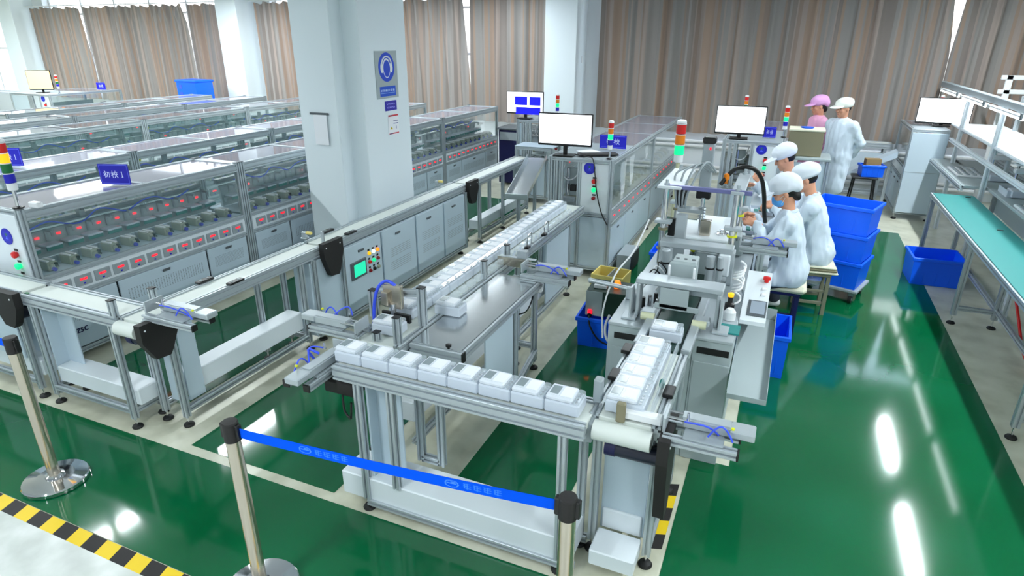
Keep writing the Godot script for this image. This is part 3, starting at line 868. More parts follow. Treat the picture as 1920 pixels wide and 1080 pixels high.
func machine(label, p: Vector3, W: float, L: float, secs: int, door_x := true, notes := 0) -> Node3D:
	var t := thing("test_machine", label, "test machine", p)
	var H := 1.3
	var hw := W / 2
	for sx in [-1, 1]:
		for k in secs + 1:
			var z := -0.0225 - (L - 0.045) * k / secs
			put("post", ext(g(), V(sx * (hw - 0.0225), 0.08, z), V(sx * (hw - 0.0225), H, z), 0.045, 0.045, V(1, 0, 0)), M.alu, t)
			foot(t, V(sx * (hw - 0.0225), 0, z))
		for y in [1.275, 0.755, 0.6, 0.1]:
			put("rail", ext(g(), V(sx * (hw - 0.02), y, -0.045), V(sx * (hw - 0.02), y, -L + 0.045), 0.04, 0.05 if y > 1 else 0.04), M.alu, t)
	for k in secs * 2 + 1:
		put("crossbar", ext(g(), V(-hw + 0.045, 1.275, clampf(-L * k / secs / 2.0, -L + 0.02, -0.02)), V(hw - 0.045, 1.275, clampf(-L * k / secs / 2.0, -L + 0.02, -0.02)), 0.04, 0.04), M.alu, t)
	for k in secs * 2:
		pbox("top_panel", t, V(0, 1.29, -L * (k + 0.5) / secs / 2), V(W - 0.06, 0.008, L / secs / 2 - 0.045), M.acrylic if k else M.gray, 0.002)
	for sx in [-1, 1]:
		for k in secs:
			var zc := -L * (k + 0.5) / secs
			pbox("glass_pane", t, V(sx * (hw - 0.015), 1.01, zc), V(0.006, 0.46, L / secs - 0.06), M.glass, 0.001)
			pbox("display_strip", t, V(sx * (hw - 0.012), 0.68, zc), V(0.014, 0.11, L / secs - 0.06), M.gray if sx > 0 else M.sheet_white)
			for j in 3:
				var w := (L / secs - 0.09) / 3
				var d := pbox("door", t, V(sx * (hw - 0.012), 0.35, zc + (j - 1) * (w + 0.012)), V(0.016, 0.43, w), M.sheet, 0.004)
				pbox("handle", d, V(sx * 0.012, 0.16, 0), V(0.012, 0.018, 0.07), M.gray_dark, 0.003)
			if sx > 0:
				for j in 9:
					pbox("red_digits", t, V(hw - 0.001, 0.685, zc + (j - 4) * L / secs / 9.6), V(0.006, 0.014, 0.036), M.led_red, 0.001)
	pbox("deck", t, V(0, 0.765, -L / 2), V(W - 0.09, 0.012, L - 0.06), M.cab_gray)
	# stations inside
	var cl := g().box(V(0, 0.035, 0), V(0.12, 0.07, 0.075), 0.005).box(V(0.0, 0.076, 0), V(0.1, 0.012, 0.06), 0.003).box(V(0.07, 0.03, 0.0), V(0.03, 0.05, 0.05), 0.004).mesh()
	for k in 10 * secs:
		for x in [-0.2, 0.18]:
			if absf(x) < hw - 0.1: put("test_station", cl, M.gray if k % 2 else M.olive, t).position = V(x, 0.772, -0.3 - (L - 0.5) * k / (10.0 * secs))
	pbox("station_rack", t, V(0, 0.93, -L / 2), V(0.05, 0.28, L - 0.6), M.gray, 0.003)
	# the end that faces the room: window on the left, control panel on the right
	var px := hw - 0.045 - 0.15
	pbox("control_panel", t, V(px, 0.99, -0.02), V(0.30, 0.52, 0.016), M.sheet_white, 0.003)
	pbox("lower_panel", t, V(px, 0.40, -0.02), V(0.30, 0.56, 0.016), M.sheet, 0.003)
	put("panel_rail", ext(g(), V(-hw + 0.045, 0.71, -0.02), V(hw - 0.045, 0.71, -0.02), 0.04, 0.04), M.alu, t)
	put("panel_post", ext(g(), V(px - 0.17, 0.1, -0.02), V(px - 0.17, 1.255, -0.02), 0.04, 0.04, V(1, 0, 0)), M.alu, t)
	put("panel_rail", ext(g(), V(-hw + 0.045, 0.1, -0.02), V(hw - 0.045, 0.1, -0.02), 0.04, 0.04), M.alu, t)
	if hw > 0.3 and hw < 0.4:
		for e in [0.37, 0.43]: put("panel_post", ext(g(), V(px - e, 0.1, -0.02), V(px - e, 1.255, -0.02), 0.04, 0.04, V(1, 0, 0)), M.alu, t)
	if hw > 0.4:
		for e in [0.44, 0.50, 0.56]: put("panel_post", ext(g(), V(px - e, 0.1, -0.02), V(px - e, 1.255, -0.02), 0.04, 0.04, V(1, 0, 0)), M.alu, t)
		pbox("side_panel", t, V((-hw + 0.045 + px - 0.58) / 2, 0.99, -0.02), V(maxf(0.02, px - 0.58 + hw - 0.045), 0.5, 0.014), M.sheet, 0.003)
	pbox("lower_panel", t, V((-hw + 0.045 + px - 0.19) / 2, 0.40, -0.022), V(px - 0.19 + hw - 0.045, 0.54, 0.012), M.sheet, 0.003)
	# feeding head behind the window
	var hx := maxf(px - 0.30, -hw + 0.13)
	pbox("feed_bracket", t, V(hx, 1.0, -0.22), V(0.10, 0.30, 0.04), M.cab_gray, 0.004)
	put("feed_cylinder", g().tube(V(hx - 0.04, 0.86, -0.15), V(hx - 0.04, 1.16, -0.15), 0.022, 0.022, 14), M.chrome, t)
	pbox("feed_block", t, V(hx + 0.03, 0.95, -0.15), V(0.07, 0.07, 0.06), M.black, 0.005)
	pbox("feed_clamp", t, V(hx - 0.02, 0.82, -0.14), V(0.14, 0.05, 0.08), M.gray, 0.005)
	put("air_hose", g().path([V(hx - 0.08, 1.2, -0.2), V(hx - 0.1, 1.1, -0.14), V(hx - 0.02, 1.04, -0.1), V(hx + 0.06, 1.08, -0.14), V(hx + 0.08, 1.2, -0.2)], 0.006, 8), M.white, t)
	controls(t, px, -0.010, 0.93)
	return t

func machines() -> void:
	var m := machine("wide glazed test machine behind the middle monitor, with paper sheets taped inside its side glass", V(-1.935, 0, -6.28), 0.71, 4.26, 2)
	for q in [[-0.55, 0.25, 0.42], [-0.95, 0.22, 0.34], [-1.75, 0.17, 0.16]]:
		var s := g()
		var n := 8
		for i in n:      # a curling sheet
			var y0: float = 1.2 - q[2] * i / n; var y1: float = 1.2 - q[2] * (i + 1.0) / n
			var w0: float = q[1] * (1.0 - 0.6 * pow(float(i) / n, 2)); var w1: float = q[1] * (1.0 - 0.6 * pow((i + 1.0) / n, 2))
			s.box(V(0.333 - 0.004 * sin(i * 0.9), (y0 + y1) / 2, q[0]), V(0.002, y0 - y1, (w0 + w1) / 2))
		put("paper_sheet", s, M.paper, m)
	# cable down the corner
	put("power_cable", g().path([V(-0.12, 1.31, -0.15), V(0.05, 1.31, -0.06), V(0.14, 1.30, 0.02), V(0.17, 1.15, 0.025), V(0.20, 0.95, 0.022), V(0.26, 0.75, 0.025), V(0.33, 0.62, 0.02)], 0.006, 8), M.black, m)
	monitor(V(-2.14, 1.302, -6.36), 0.06, "wide monitor with a blank white screen standing on the middle test machine", "screen_white", 0.585, 0.335)
	var kb := put("keyboard", g().box(V(0, 0.011, 0), V(0.42, 0.02, 0.14), 0.005), M.black_matte)
	at(kb, V(-1.82, 1.302, -6.52), 0.5); meta(kb, "black keyboard lying on the middle test machine beside its monitor", "keyboard")
	var pp := put("paper_sheet", g().box(V(0, 0.001, 0), V(0.21, 0.002, 0.297)), M.paper)
	at(pp, V(-1.95, 1.2955, -6.72), 0.9); meta(pp, "white sheet of paper lying behind the middle monitor", "paper")
	tower(V(-1.645, 1.302, -6.34), "stacked signal lamp lit green in front of the middle blue sign", "green")
	stand_sign(V(-1.78, 1.302, -6.98), 0.05, "blue sign with white characters standing behind the signal lamp of the middle machine", 0.30, 0.145, "print_sign_two")
	machine("pale test machine under the screen with blue windows, beside the dark blue cabinet", V(-3.45, 0, -9.15), 0.86, 1.2, 1)
	var mo := monitor(V(-3.78, 1.302, -9.25), 0.05, "distant monitor showing blue windows on white, before the curtains", "screen_white", 0.60, 0.335, 0.07)
	for r in [[-0.06, 0.285, 0.20, 0.125], [0.165, 0.285, 0.18, 0.125], [0.055, 0.14, 0.40, 0.105]]:
		pbox("blue_window", mo, V(r[0], r[1] - 0.02, 0.0185), V(r[2], r[3], 0.003), M.screen_blue, 0.0)
	tower(V(-3.24, 1.302, -9.22), "stacked signal lamp lit green right of the screen with blue windows", "green")
	stand_sign(V(-3.38, 1.302, -9.4), 0.0, "small blue sign right of the screen with blue windows", 0.22, 0.08, "print_sign_two")
	# dark blue cabinet behind
	var c := thing("storage_cabinet", "dark blue cabinet with a grey top standing behind the near test row", "cabinet", V(-4.38, 0, -10.5))
	put("body", g().box(V(0, 0.5, 0), V(0.62, 0.94, 0.5), 0.01), M.navy, c)
	put("worktop", g().box(V(0, 0.985, 0), V(0.7, 0.03, 0.56), 0.006), M.gray_dark, c)
	put("drawer", g().box(V(0, 0.86, 0.256), V(0.56, 0.14, 0.014), 0.004), M.gray, c)
	put("handle", g().box(V(0.05, 0.62, 0.257), V(0.09, 0.015, 0.015), 0.004), M.gray, c)
	# loading bench beside it
	var b := thing("loading_bench", "low aluminium loading frame at the far end of the long conveyor", "bench", V(-3.36, 0, -8.75))
	for x in [-0.28, 0.28]:
		for z in [-0.16, 0.16]: put("leg", ext(g(), V(x, 0, z), V(x, 0.98, z), 0.04, 0.04, V(1, 0, 0)), M.alu, b)
	for z in [-0.16, 0.16]: put("rail", ext(g(), V(-0.26, 0.96, z), V(0.26, 0.96, z), 0.04, 0.04), M.alu, b)
	put("sheet_top", g().box(V(0, 0.99, 0), V(0.6, 0.01, 0.38), 0.003), M.sheet, b)
	# TM7
	machine("test machine behind the seated workers, with a blue badge and a lit green button", V(-0.36, 0, -8.3), 0.72, 2.3, 1)
	monitor(V(-0.55, 1.302, -8.42), 0.03, "monitor with a blank white screen standing behind the seated workers", "screen_white", 0.59, 0.345, 0.05)
	tower(V(-0.035, 1.302, -8.75), "stacked signal lamp lit green beside the brown box", "green")
	tower(V(-0.62, 1.302, -10.2), "stacked signal lamp showing red just above the monitor behind the workers", "")
	stand_sign(V(-0.2, 1.302, -8.62), 0.0, "small blue sign right of the monitor behind the seated workers", 0.15, 0.13, "print_sign_two")
	var bx := thing("wooden_box", "brown box with a pale lid and blue plate beside the woman in pink", "box", V(0.24, 1.02, -9.3))
	put("body", g().box(V(0, 0.16, 0), V(0.42, 0.32, 0.3), 0.006), M.khaki, bx)
	put("lid", g().box(V(0, 0.335, 0), V(0.44, 0.03, 0.32), 0.008), M.cushion, bx)
	put("blue_plate", g().lathe(V(0, 0.35, 0), [[0, 0], [0.07, 0], [0.085, 0.012], [0, 0.008]], 20), M.blue_bin, bx)
	var bt := thing("work_table", "pale table carrying the brown box behind the seated workers", "table", V(0.3, 0, -9.3))
	put("tabletop", g().box(V(0, 1.0, 0), V(0.56, 0.035, 0.5), 0.006), M.cab_gray, bt)
	for x in [-0.25, 0.25]:
		for z in [-0.22, 0.22]: put("leg", ext(g(), V(x, 0, z), V(x, 0.98, z), 0.04, 0.04, V(1, 0, 0)), M.alu, bt)
	put("side_panel", g().box(V(0, 0.55, 0.21), V(0.46, 0.8, 0.01)), M.sheet, bt)
	# conveyor along the back wall and the sloping chute
	conveyor("white belt conveyor running along the back wall behind the standing man", V(0.45, 0, -11.5), 0.0, 1.1, 0.26, 0.95, [[0.1, 1, 0.07], [0.1, -1, 0.07], [1.0, 1, 0.07], [1.0, -1, 0.07]], [[0, 1.1, 0.15, 1], [0, 1.1, 0.15, -1]], {"panels": [[0.55, 0.12, 1.0, 0, 0.5, 0.8]]})
	var ch := thing("sloping_chute", "pale sheet metal chute sloping down to the left behind the standing man", "chute", V(1.53, 0, -10.75))
	var q := g()
	q.prism(PackedVector2Array([Vector2(-0.7, 0.55), Vector2(-0.7, 0.50), Vector2(0, 0.86), Vector2(0, 0.95)]), V(0, 0, -0.14), V(0, 0, 0.14), UP)
	put("trough", q, M.sheet, ch)
	for x in [-0.5, -0.06]: put("leg", ext(g(), V(x, 0.0, 0), V(x, 0.56 + 0.3 * (x + 0.5), 0), 0.04, 0.04, V(1, 0, 0)), M.alu, ch)
	var st := thing("stool", "black metal stool below the chute behind the standing man", "stool", V(1.13, 0, -10.35))
	put("seat", g().box(V(0, 0.60, 0), V(0.34, 0.03, 0.30), 0.01), M.black, st)
	for x in [-1, 1]:
		for z in [-1, 1]: put("leg", g().tube(V(x * 0.13, 0.59, z * 0.11), V(x * 0.17, 0, z * 0.14), 0.012, 0.012, 8), M.black, st)
	put("foot_ring", g().box(V(0, 0.2, 0.126), V(0.29, 0.014, 0.014)), M.black, st)
	bin("small blue bin on the black stool under the chute", V(1.2, 0.616, -10.36), 0.2, V(0.30, 0.17, 0.2), "")
	var cb := thing("cardboard_box", "brown cardboard box inside the small blue bin on the stool", "box", V(1.2, 0.626, -10.36), 0.2)
	put("carton", g().box(V(0, 0.12, 0), V(0.2, 0.24, 0.12), 0.002), M.cardboard, cb)
	# TM8 at the right
	var t8 := machine("tall pale test machine under the bright screen at the right, before the curtains", V(1.84, 0, -10.45), 0.46, 1.2, 1)
	put("front_cover", g().box(V(0, 0.68, 0.02), V(0.44, 1.14, 0.03), 0.004), M.sheet, t8)
	put("cover_seam", g().box(V(0, 0.70, 0.036), V(0.42, 0.006, 0.003)), M.gray, t8)
	monitor(V(2.02, 1.302, -10.9), -0.1, "bright white monitor above the right bench, before the curtains", "screen_white", 0.66, 0.36, 0.03)
	tower(V(2.05, 1.302, -11.4), "stacked signal lamp behind the bright monitor at the right", "")
	# far left machine
	machine("far test machine with a cream screen on top, before the left curtains", V(-15.6, 0, -9.0), 1.4, 1.7, 1)
	monitor(V(-15.5, 1.302, -9.25), 0.55, "distant monitor with a cream screen at the far left", "screen_cream", 0.50, 0.42, 0.06)
	tower(V(-15.0, 1.302, -9.3), "distant signal lamp right of the cream screen", "")
	stand_sign(V(-15.1, 1.302, -10.35), 0.3, "distant small blue sign on the far machine at the left", 0.22, 0.16, "print_sign_two")
	var bb := thing("blue_crate", "big blue crate standing high behind the far rows, before the left curtains", "crate", V(-12.9, 0.0, -11.1), -0.1)
	put("rack", g().box(V(0, 0.5, 0), V(0.8, 1.0, 0.5), 0.01), M.navy, bb)
	put("crate_body", g().box(V(0, 1.28, 0), V(0.72, 0.54, 0.46), 0.02), M.blue_bin, bb)
	put("crate_rim", g().box(V(0, 1.53, 0), V(0.76, 0.05, 0.5), 0.015), M.blue_bin, bb)
	for y in [1.40, 1.24]: put("crate_label", g().box(V(-0.2, y, 0.233), V(0.10, 0.08, 0.006)), M.blue_hose, bb)

# stackable blue bins
func bin(label, p: Vector3, turn: float, s: Vector3, group: String) -> Node3D:
	var t := thing("plastic_bin", label, "bin", p, turn, group)
	var w := s.x / 2; var d := s.z / 2; var h := s.y; var k := 0.95; var th := 0.006
	var m := g()
	var lo := [V(-w * k, 0, d * k), V(w * k, 0, d * k), V(w * k, 0, -d * k), V(-w * k, 0, -d * k)]
	var hi := [V(-w, h, d), V(w, h, d), V(w, h, -d), V(-w, h, -d)]
	for i in 4:
		var j := (i + 1) % 4
		m.quad(lo[i], lo[j], hi[j], hi[i])
		var a: Vector3 = lo[i] * V(1 - th / w, 1, 1 - th / d) + V(0, th, 0); var b: Vector3 = lo[j] * V(1 - th / w, 1, 1 - th / d) + V(0, th, 0)
		var c: Vector3 = hi[j] * V(1 - th / w, 1, 1 - th / d); var e: Vector3 = hi[i] * V(1 - th / w, 1, 1 - th / d)
		m.quad(b, a, e, c)
		m.quad(hi[i], hi[j], c, e)
	m.quad(lo[3], lo[2], lo[1], lo[0])
	m.quad(lo[0] * 0.98 + V(0, th, 0), lo[1] * 0.98 + V(0, th, 0), lo[2] * 0.98 + V(0, th, 0), lo[3] * 0.98 + V(0, th, 0))
	put("body", m, M.blue_bin, t)
	var r := g()
	for q in [[0.0, d + 0.006, 2 * w + 0.028, 0.014], [0.0, -d - 0.006, 2 * w + 0.028, 0.014], [w + 0.006, 0.0, 0.014, 2 * d + 0.01], [-w - 0.006, 0.0, 0.014, 2 * d + 0.01]]:
		r.box(V(q[0], h - 0.018, q[1]), V(q[2], 0.036, q[3]), 0.005)
	put("rim", r, M.blue_bin, t)
	for x in [-0.5, 0.0, 0.5]:
		pbox("rib", t, V(w * x, h * 0.45, d * 0.95), V(0.012, h * 0.72, 0.012), M.blue_bin, 0.003)
	return t

# ---------- the conveyor lines ----------
const R := PI / 2
func lines() -> void:
	# left lateral conveyors
	var lc := conveyor("short lateral belt conveyor between the two black drive covers at the left", V(-4.60, 0, -2.375), 0.0, 0.93, 0.24, 0.84,
		[[0.06, 1, 0.07], [0.06, -1, 0.07], [0.86, 1, 0.07], [0.86, -1, 0.07]], [[0.08, 0.84, 0.13, 1], [0.08, 0.84, 0.13, -1]],
		{"panels": [[0.165, -0.02, 0.17, 0, 0.16, 0.76], [0.09, 0.0, 0.15, 1, 0.16, 0.76]], "trays": [[0.1, 0.92, 0.23, 0.16, 0.12]], "ties": [[0.06, 0.13], [0.86, 0.13]]})
	put("green_sticker", g().box(V(0.03, 0.841, 0.09), V(0.04, 0.002, 0.02)), M.green_dark, lc)
	var pc := conveyor("lateral belt conveyor cut by the left edge of the picture", V(-6.1, 0, -2.375), 0.0, 1.45, 0.24, 0.84,
		[[1.38, 1, 0.07], [1.38, -1, 0.07], [0.4, 1, 0.07]], [[0.0, 1.38, 0.13, 1]], {"panels": [[1.28, -0.02, 0.2, 0, 0.16, 0.76], [1.0, 0.10, 0.6, 0, 0.3, 0.72]], "trays": [[0.1, 1.42, 0.23, 0.16, 0.12]]})
	drive(pc, 1.33, 0.12, 0.83, 1.0, true)
	# long depth conveyor
	var c1 := conveyor("first section of the long depth conveyor, with black drive cover at its near end", V(-3.54, 0, -2.28), R, 1.66, 0.24, 0.84,
		[[0.15, 1, 0.07], [0.15, -1, 0.07], [1.1, -1, 0.07], [1.38, 1, 0.07], [1.38, -1, 0.07]], [[0.17, 1.36, 0.12, 1], [0.17, 1.36, 0.12, -1]],
		{"roller0": true, "panels": [[0.20, 0.0, 0.15, 1, 0.14, 0.74], [0.27, 0.085, 0.13, 0, 0.16, 0.74]], "trays": [[0.24, 1.36, 0.27, 0.15, 0.15]], "ties": [[1.38, 0.12]]})
	drive(c1, 0.0, 0.12, 0.83)
	var c2 := conveyor("second section of the long depth conveyor, above the control cabinet", V(-3.54, 0, -3.98), R, 2.6, 0.24, 0.84, [], [])
	drive(c2, -0.02, 0.12, 0.85, 1.2, false)
	pbox("sensor_bracket", c2, V(0.02, 0.89, 0.07), V(0.012, 0.1, 0.03), M.alu, 0.002)
	var c3 := conveyor("third section of the long depth conveyor, far end near the blue cabinet", V(-3.54, 0, -6.62), R, 2.0, 0.24, 0.84,
		[[0.3, 1, 0.07], [0.3, -1, 0.07], [1.02, 1, 0.07], [1.02, -1, 0.07], [1.9, 1, 0.07], [1.9, -1, 0.07]], [[0.3, 1.9, 0.12, 1], [0.3, 1.9, 0.12, -1]], {"trays": [[0.32, 1.88, 0.22, 0.14, 0.12]]})
	drive(c3, -0.02, 0.12, 0.85, 1.1, true)
	for q in [[-3.65, -2.93, "left"], [-3.43, -3.0, "right"], [-3.65, -4.28, "left"], [-3.43, -4.32, "right"]]:
		var sb := thing("rail_clamp", "black clamp on the %s rail of the long conveyor, %s the drive cover" % [q[2], "nearer than" if q[1] > -4 else "just beyond"], "clamp", V(q[0], 0.842, q[1]), 0.0, "black clamps on the rails of the long conveyor")
		put("plate", g().box(V(0, 0.008, 0), V(0.05, 0.016, 0.13), 0.004), M.black, sb)
		for z in [-0.03, 0.03]: put("screw", g().tube(V(0, 0.015, z), V(0, 0.019, z), 0.009, 0.009, 10), M.gray, sb)
	for q in [[-4.05, "near the column"], [-6.35, "beyond the column"]]:
		var sn := thing("photo_sensor", "small steel and yellow sensor on the left rail of the long conveyor %s" % q[1], "sensor", V(-3.71, 0.84, q[0]), 0.0, "sensors on the left rail")
		put("bracket", g().box(V(0, 0.03, 0), V(0.05, 0.05, 0.03), 0.004).box(V(0, 0.0, 0), V(0.06, 0.012, 0.05), 0.003), M.alu, sn)
		put("sensor_body", g().box(V(0.05, 0.05, 0), V(0.06, 0.025, 0.03), 0.006), M.yellow_pale, sn)
	pusher("pneumatic pusher over the near end of the long conveyor, above its black drive cover", V(-3.45, 0.842, -2.36), 0.0, 0.45)
	end_post(V(-3.69, 0.84, -2.275), 0.10, "capped guide post at the corner where the left lateral conveyor ends")
	end_post(V(-3.64, 0.84, -2.52), 0.10, "capped guide post on the left rail at the near end of the long conveyor")
	# control cabinet below it
	var cc := thing("control_cabinet", "long white control cabinet with a small touch screen under the depth conveyor", "cabinet", V(-3.40, 0, 0))
	put("body", g().box(V(-0.115, 0.41, -5.12), V(0.18, 0.66, 2.74), 0.004), M.sheet, cc)
	put("plinth", ext(g(), V(-0.02, 0.09, -3.76), V(-0.02, 0.09, -6.48), 0.04, 0.04), M.alu, cc)
	for z in [-3.78, -4.14, -6.47]: put("post", ext(g(), V(-0.005, 0.08, z), V(-0.005, 0.76, z), 0.03, 0.04, V(1, 0, 0)), M.alu, cc)
	for z in [-3.85, -5.1, -6.42]: foot(cc, V(-0.06, 0, z))
	var vm := g()
	for i in 12:
		if i != 5 and i != 6: vm.box(V(0, -0.02 * i, 0), V(0.002, 0.005, 0.36), 0.0)
	for d in [[-4.16, -4.72, 0], [-4.75, -5.34, 1], [-5.37, -5.93, 1], [-5.96, -6.45, 1]]:
		var w: float = d[0] - d[1]
		var o := pbox("door", cc, V(-0.012, 0.43, (d[0] + d[1]) / 2), V(0.022, 0.62, w), M.sheet, 0.004)
		pbox("handle", o, V(0.016, 0.235, 0.04), V(0.012, 0.022, 0.085), M.gray_dark, 0.004)
		if d[2]: meta(put("vent_slots", vm.mesh(), M.gray, o), "", "", "", "stuff").position = V(0.0112, 0.10, 0)
		else:
			pbox("screen_bezel", o, V(0.016, 0.07, 0.095), V(0.02, 0.165, 0.225), M.gray_dark, 0.006)
			pbox("touch_screen", o, V(0.027, 0.07, 0.09), V(0.004, 0.115, 0.165), M.screen_teal, 0.0)
			var cl := [[M.lamp_yellow, M.lamp_white, M.lamp_orange], [M.red, M.lamp_green, M.red_dark], [M.red_dark, M.black, M.olive]]
			for i in 3:
				for j in 3:
					var b := put("push_button", g().lathe(V(0, 0, 0), [[0, 0], [0.017, 0], [0.017, 0.012], [0.014, 0.02], [0, 0.022]], 14), cl[i][j], o)
					b.position = V(0.011, 0.17 - 0.085 * i, -0.075 - 0.066 * j)
					b.rotation.z = -R
					pbox("button_tag", o, V(0.012, 0.20 - 0.085 * i, -0.075 - 0.066 * j), V(0.003, 0.018, 0.03), M.black, 0.001)
	# silver trough from the long conveyor to the middle machine
	var tr := thing("steel_trough", "polished steel trough sloping down beside the middle test machine", "trough", Vector3.ZERO)
	var a := V(-3.10, 0.93, -8.05)
	var b2 := V(-2.86, 0.67, -6.75)
	var fr := G.new().frame(b2 - a)
	put("trough_sheet", g().box((a + b2) / 2, V(0.26, 0.006, a.distance_to(b2)), 0.0, fr).box((a + b2) / 2 + fr.x * 0.13 + fr.y * 0.03, V(0.006, 0.06, a.distance_to(b2)), 0.0, fr).box((a + b2) / 2 - fr.x * 0.13 + fr.y * 0.03, V(0.006, 0.06, a.distance_to(b2)), 0.0, fr), M.steel, tr)
	put("end_lip", g().box(b2 + fr.y * 0.03, V(0.28, 0.07, 0.02), 0.003, fr), M.alu, tr)
	for p in [a.lerp(b2, 0.12), a.lerp(b2, 0.9)]: put("leg", ext(g(), V(p.x, 0, p.z), V(p.x, p.y - 0.03, p.z), 0.04, 0.04, V(1, 0, 0)), M.alu, tr)

	# depth conveyor that carries the row of meters
	var d1 := conveyor("depth conveyor loaded with a long row of meters beside the steel table", V(-1.985, 0, -2.62), R, 3.5, 0.33, 0.84,
		[[0.1, -1, 0.07], [1.75, 1, 0.07], [1.75, -1, 0.07], [3.06, 1, 0.07], [3.06, -1, 0.07], [0.95, -1, 0.07]], [[0.12, 3.05, 0.12, 1], [0.12, 3.05, 0.12, -1]],
		{"panels": [[2.72, 0.15, 0.62, 0, 0.15, 0.74], [3.06, 0, 0.25, 1, 0.15, 0.74]], "trays": [[0.2, 2.9, 0.27, 0.2, 0.14]], "ties": [[1.75, 0.12], [3.06, 0.12]]})
	for i in 22:
		pbox("clear_guide", d1, V(0.62 + 0.118 * i, 0.872, 0.125), V(0.08, 0.04, 0.04), M.clear, 0.006)
	for x in [1.95, 2.35]:
		put("guide_rod", g().path([V(x, 0.84, 0.15), V(x, 0.93, 0.15), V(x + 0.09, 0.945, 0.15), V(x + 0.09, 0.84, 0.15)], 0.006, 8), M.chrome, d1)
		pbox("rod_holder", d1, V(x, 0.848, 0.15), V(0.06, 0.02, 0.04), M.black, 0.004)
	for k in 25:
		meter(V(-2.035, 0.838, -3.03 - 0.118 * k), 0.0, "white electricity meter in the depth row beside the steel table, %s from the front" % ordinal(k), "meters in the depth row")
	meter(V(-1.985, 0.838, -2.775), 0.04, "white electricity meter under the gate frame at the near end of the depth conveyor", "loose meters")
	meter(V(-1.80 + 0.01, 0.8335, -3.17), 0.03, "single white electricity meter lying on the steel table", "loose meters")
	# steel table
	var st := thing("steel_table", "polished steel sorting table beside the depth row of meters", "table", V(-1.645, 0, 0))
	put("tabletop", g().box(V(-0.005, 0.822, -3.34), V(0.32, 0.02, 1.22), 0.002), M.steel, st)
	for q in [[V(0.155, 0.80, -2.72), V(0.155, 0.80, -3.97)], [V(-0.16, 0.80, -2.72), V(0.175, 0.80, -2.72)]]:
		put("edge_profile", ext(g(), q[0], q[1], 0.04, 0.06), M.alu, st)
	pbox("corner_cap", st, V(0.178, 0.80, -2.72), V(0.008, 0.062, 0.044), M.black, 0.002)
	put("black_knob", g().lathe(V(0.08, 0.832, -2.73), [[0, 0], [0.008, 0], [0.008, 0.012], [0.017, 0.014], [0.017, 0.026], [0, 0.028]], 14), M.black, st)
	for q in [[0.155, -3.5], [-0.1, -4.11], [0.06, -4.11]]:
		put("leg", ext(g(), V(q[0], 0.07, q[1]), V(q[0], 0.77, q[1]), 0.04, 0.04, V(1, 0, 0)), M.alu, st)
		foot(st, V(q[0], 0, q[1]))
	pbox("side_panel", st, V(0.155, 0.52, -3.25), V(0.012, 0.5, 0.42), M.sheet, 0.002)
	put("lower_rail", ext(g(), V(0.155, 0.16, -3.48), V(0.08, 0.16, -4.09), 0.04, 0.04), M.alu, st)
	put("lower_rail", ext(g(), V(-0.08, 0.2, -4.11), V(0.04, 0.2, -4.11), 0.04, 0.04), M.alu, st)
	var sw := put("switch_box", g().box(V(0, 0, 0), V(0.15, 0.10, 0.06), 0.014), M.white, st)
	sw.position = V(0.07, 0.735, -4.055)
	put("black_plug", g().tube(V(0.02, -0.01, 0.03), V(0.03, -0.015, 0.075), 0.022, 0.014, 14), M.black, sw)
	put("socket_hole", g().tube(V(-0.035, 0.0, 0.03), V(-0.035, 0.0, 0.033), 0.015, 0.015, 14), M.black, sw)
	put("power_cable", g().path([V(0.03, -0.015, 0.075), V(0.02, -0.09, 0.08), V(-0.02, -0.18, 0.10), V(-0.10, -0.2, 0.12), V(-0.17, -0.12, 0.13), V(-0.19, 0.03, 0.12)], 0.005, 8), M.black, sw)
	var gp := thing("guide_plate", "grey steel guide plate standing across the far end of the steel table", "guide", V(-1.76, 0.833, -4.12))
	put("upright", g().box(V(0, 0.035, 0), V(0.28, 0.07, 0.008), 0.002), M.stainless, gp)
	put("flange", g().box(V(0.02, 0.072, -0.02), V(0.3, 0.006, 0.04), 0.002), M.alu, gp)
	put("stop_block", g().box(V(0.06, 0.105, -0.02), V(0.08, 0.06, 0.05), 0.004), M.alu, gp)
	# gate over the near end of the row
	var gt := thing("gate_frame", "small profile gate with a grey press head over the near depth row end", "gate", V(-2.0, 0.84, -2.93))
	for q in [[-0.20, 0.17], [0.15, 0.24]]:
		put("post", ext(g(), V(q[0], 0, 0), V(q[0], q[1], 0), 0.045, 0.045, V(1, 0, 0)), M.alu, gt)
		pbox("black_cap", gt, V(q[0], q[1] + 0.003, 0), V(0.047, 0.007, 0.047), M.black, 0.002)
	put("beam", ext(g(), V(-0.18, 0.155, -0.02), V(0.15, 0.2, -0.02), 0.04, 0.04), M.alu, gt)
	put("press_head", g().box(V(-0.03, 0.17, 0.03), V(0.13, 0.15, 0.03), 0.004).box(V(-0.07, 0.16, 0.05), V(0.05, 0.09, 0.05), 0.006), M.stainless, gt)
	put("press_cylinder", g().tube(V(-0.02, 0.06, 0.05), V(-0.02, 0.13, 0.05), 0.018, 0.018, 12), M.chrome, gt)
	put("black_bar", g().box(V(0.0, 0.05, 0.055), V(0.20, 0.055, 0.02), 0.003), M.black, gt)
	put("blue_hose", g().path([V(-0.16, -0.02, 0.07), V(-0.15, 0.12, 0.06), V(-0.12, 0.22, 0.05), V(-0.07, 0.265, 0.04), V(-0.02, 0.25, 0.035), V(0.0, 0.22, 0.03)], 0.010, 10), M.blue_hose, gt)
	end_post(V(-1.852, 0.84, -2.66), 0.16, "capped guide post at the near corner of the depth conveyor, right of the first meter")
	end_post(V(-1.985, 0.84, -2.645), 0.05, "very short capped post at the near end of the depth conveyor, behind the front row")
	end_post(V(-1.86, 0.84, -3.80), 0.13, "capped guide post rising between the meter row and the bright steel table")
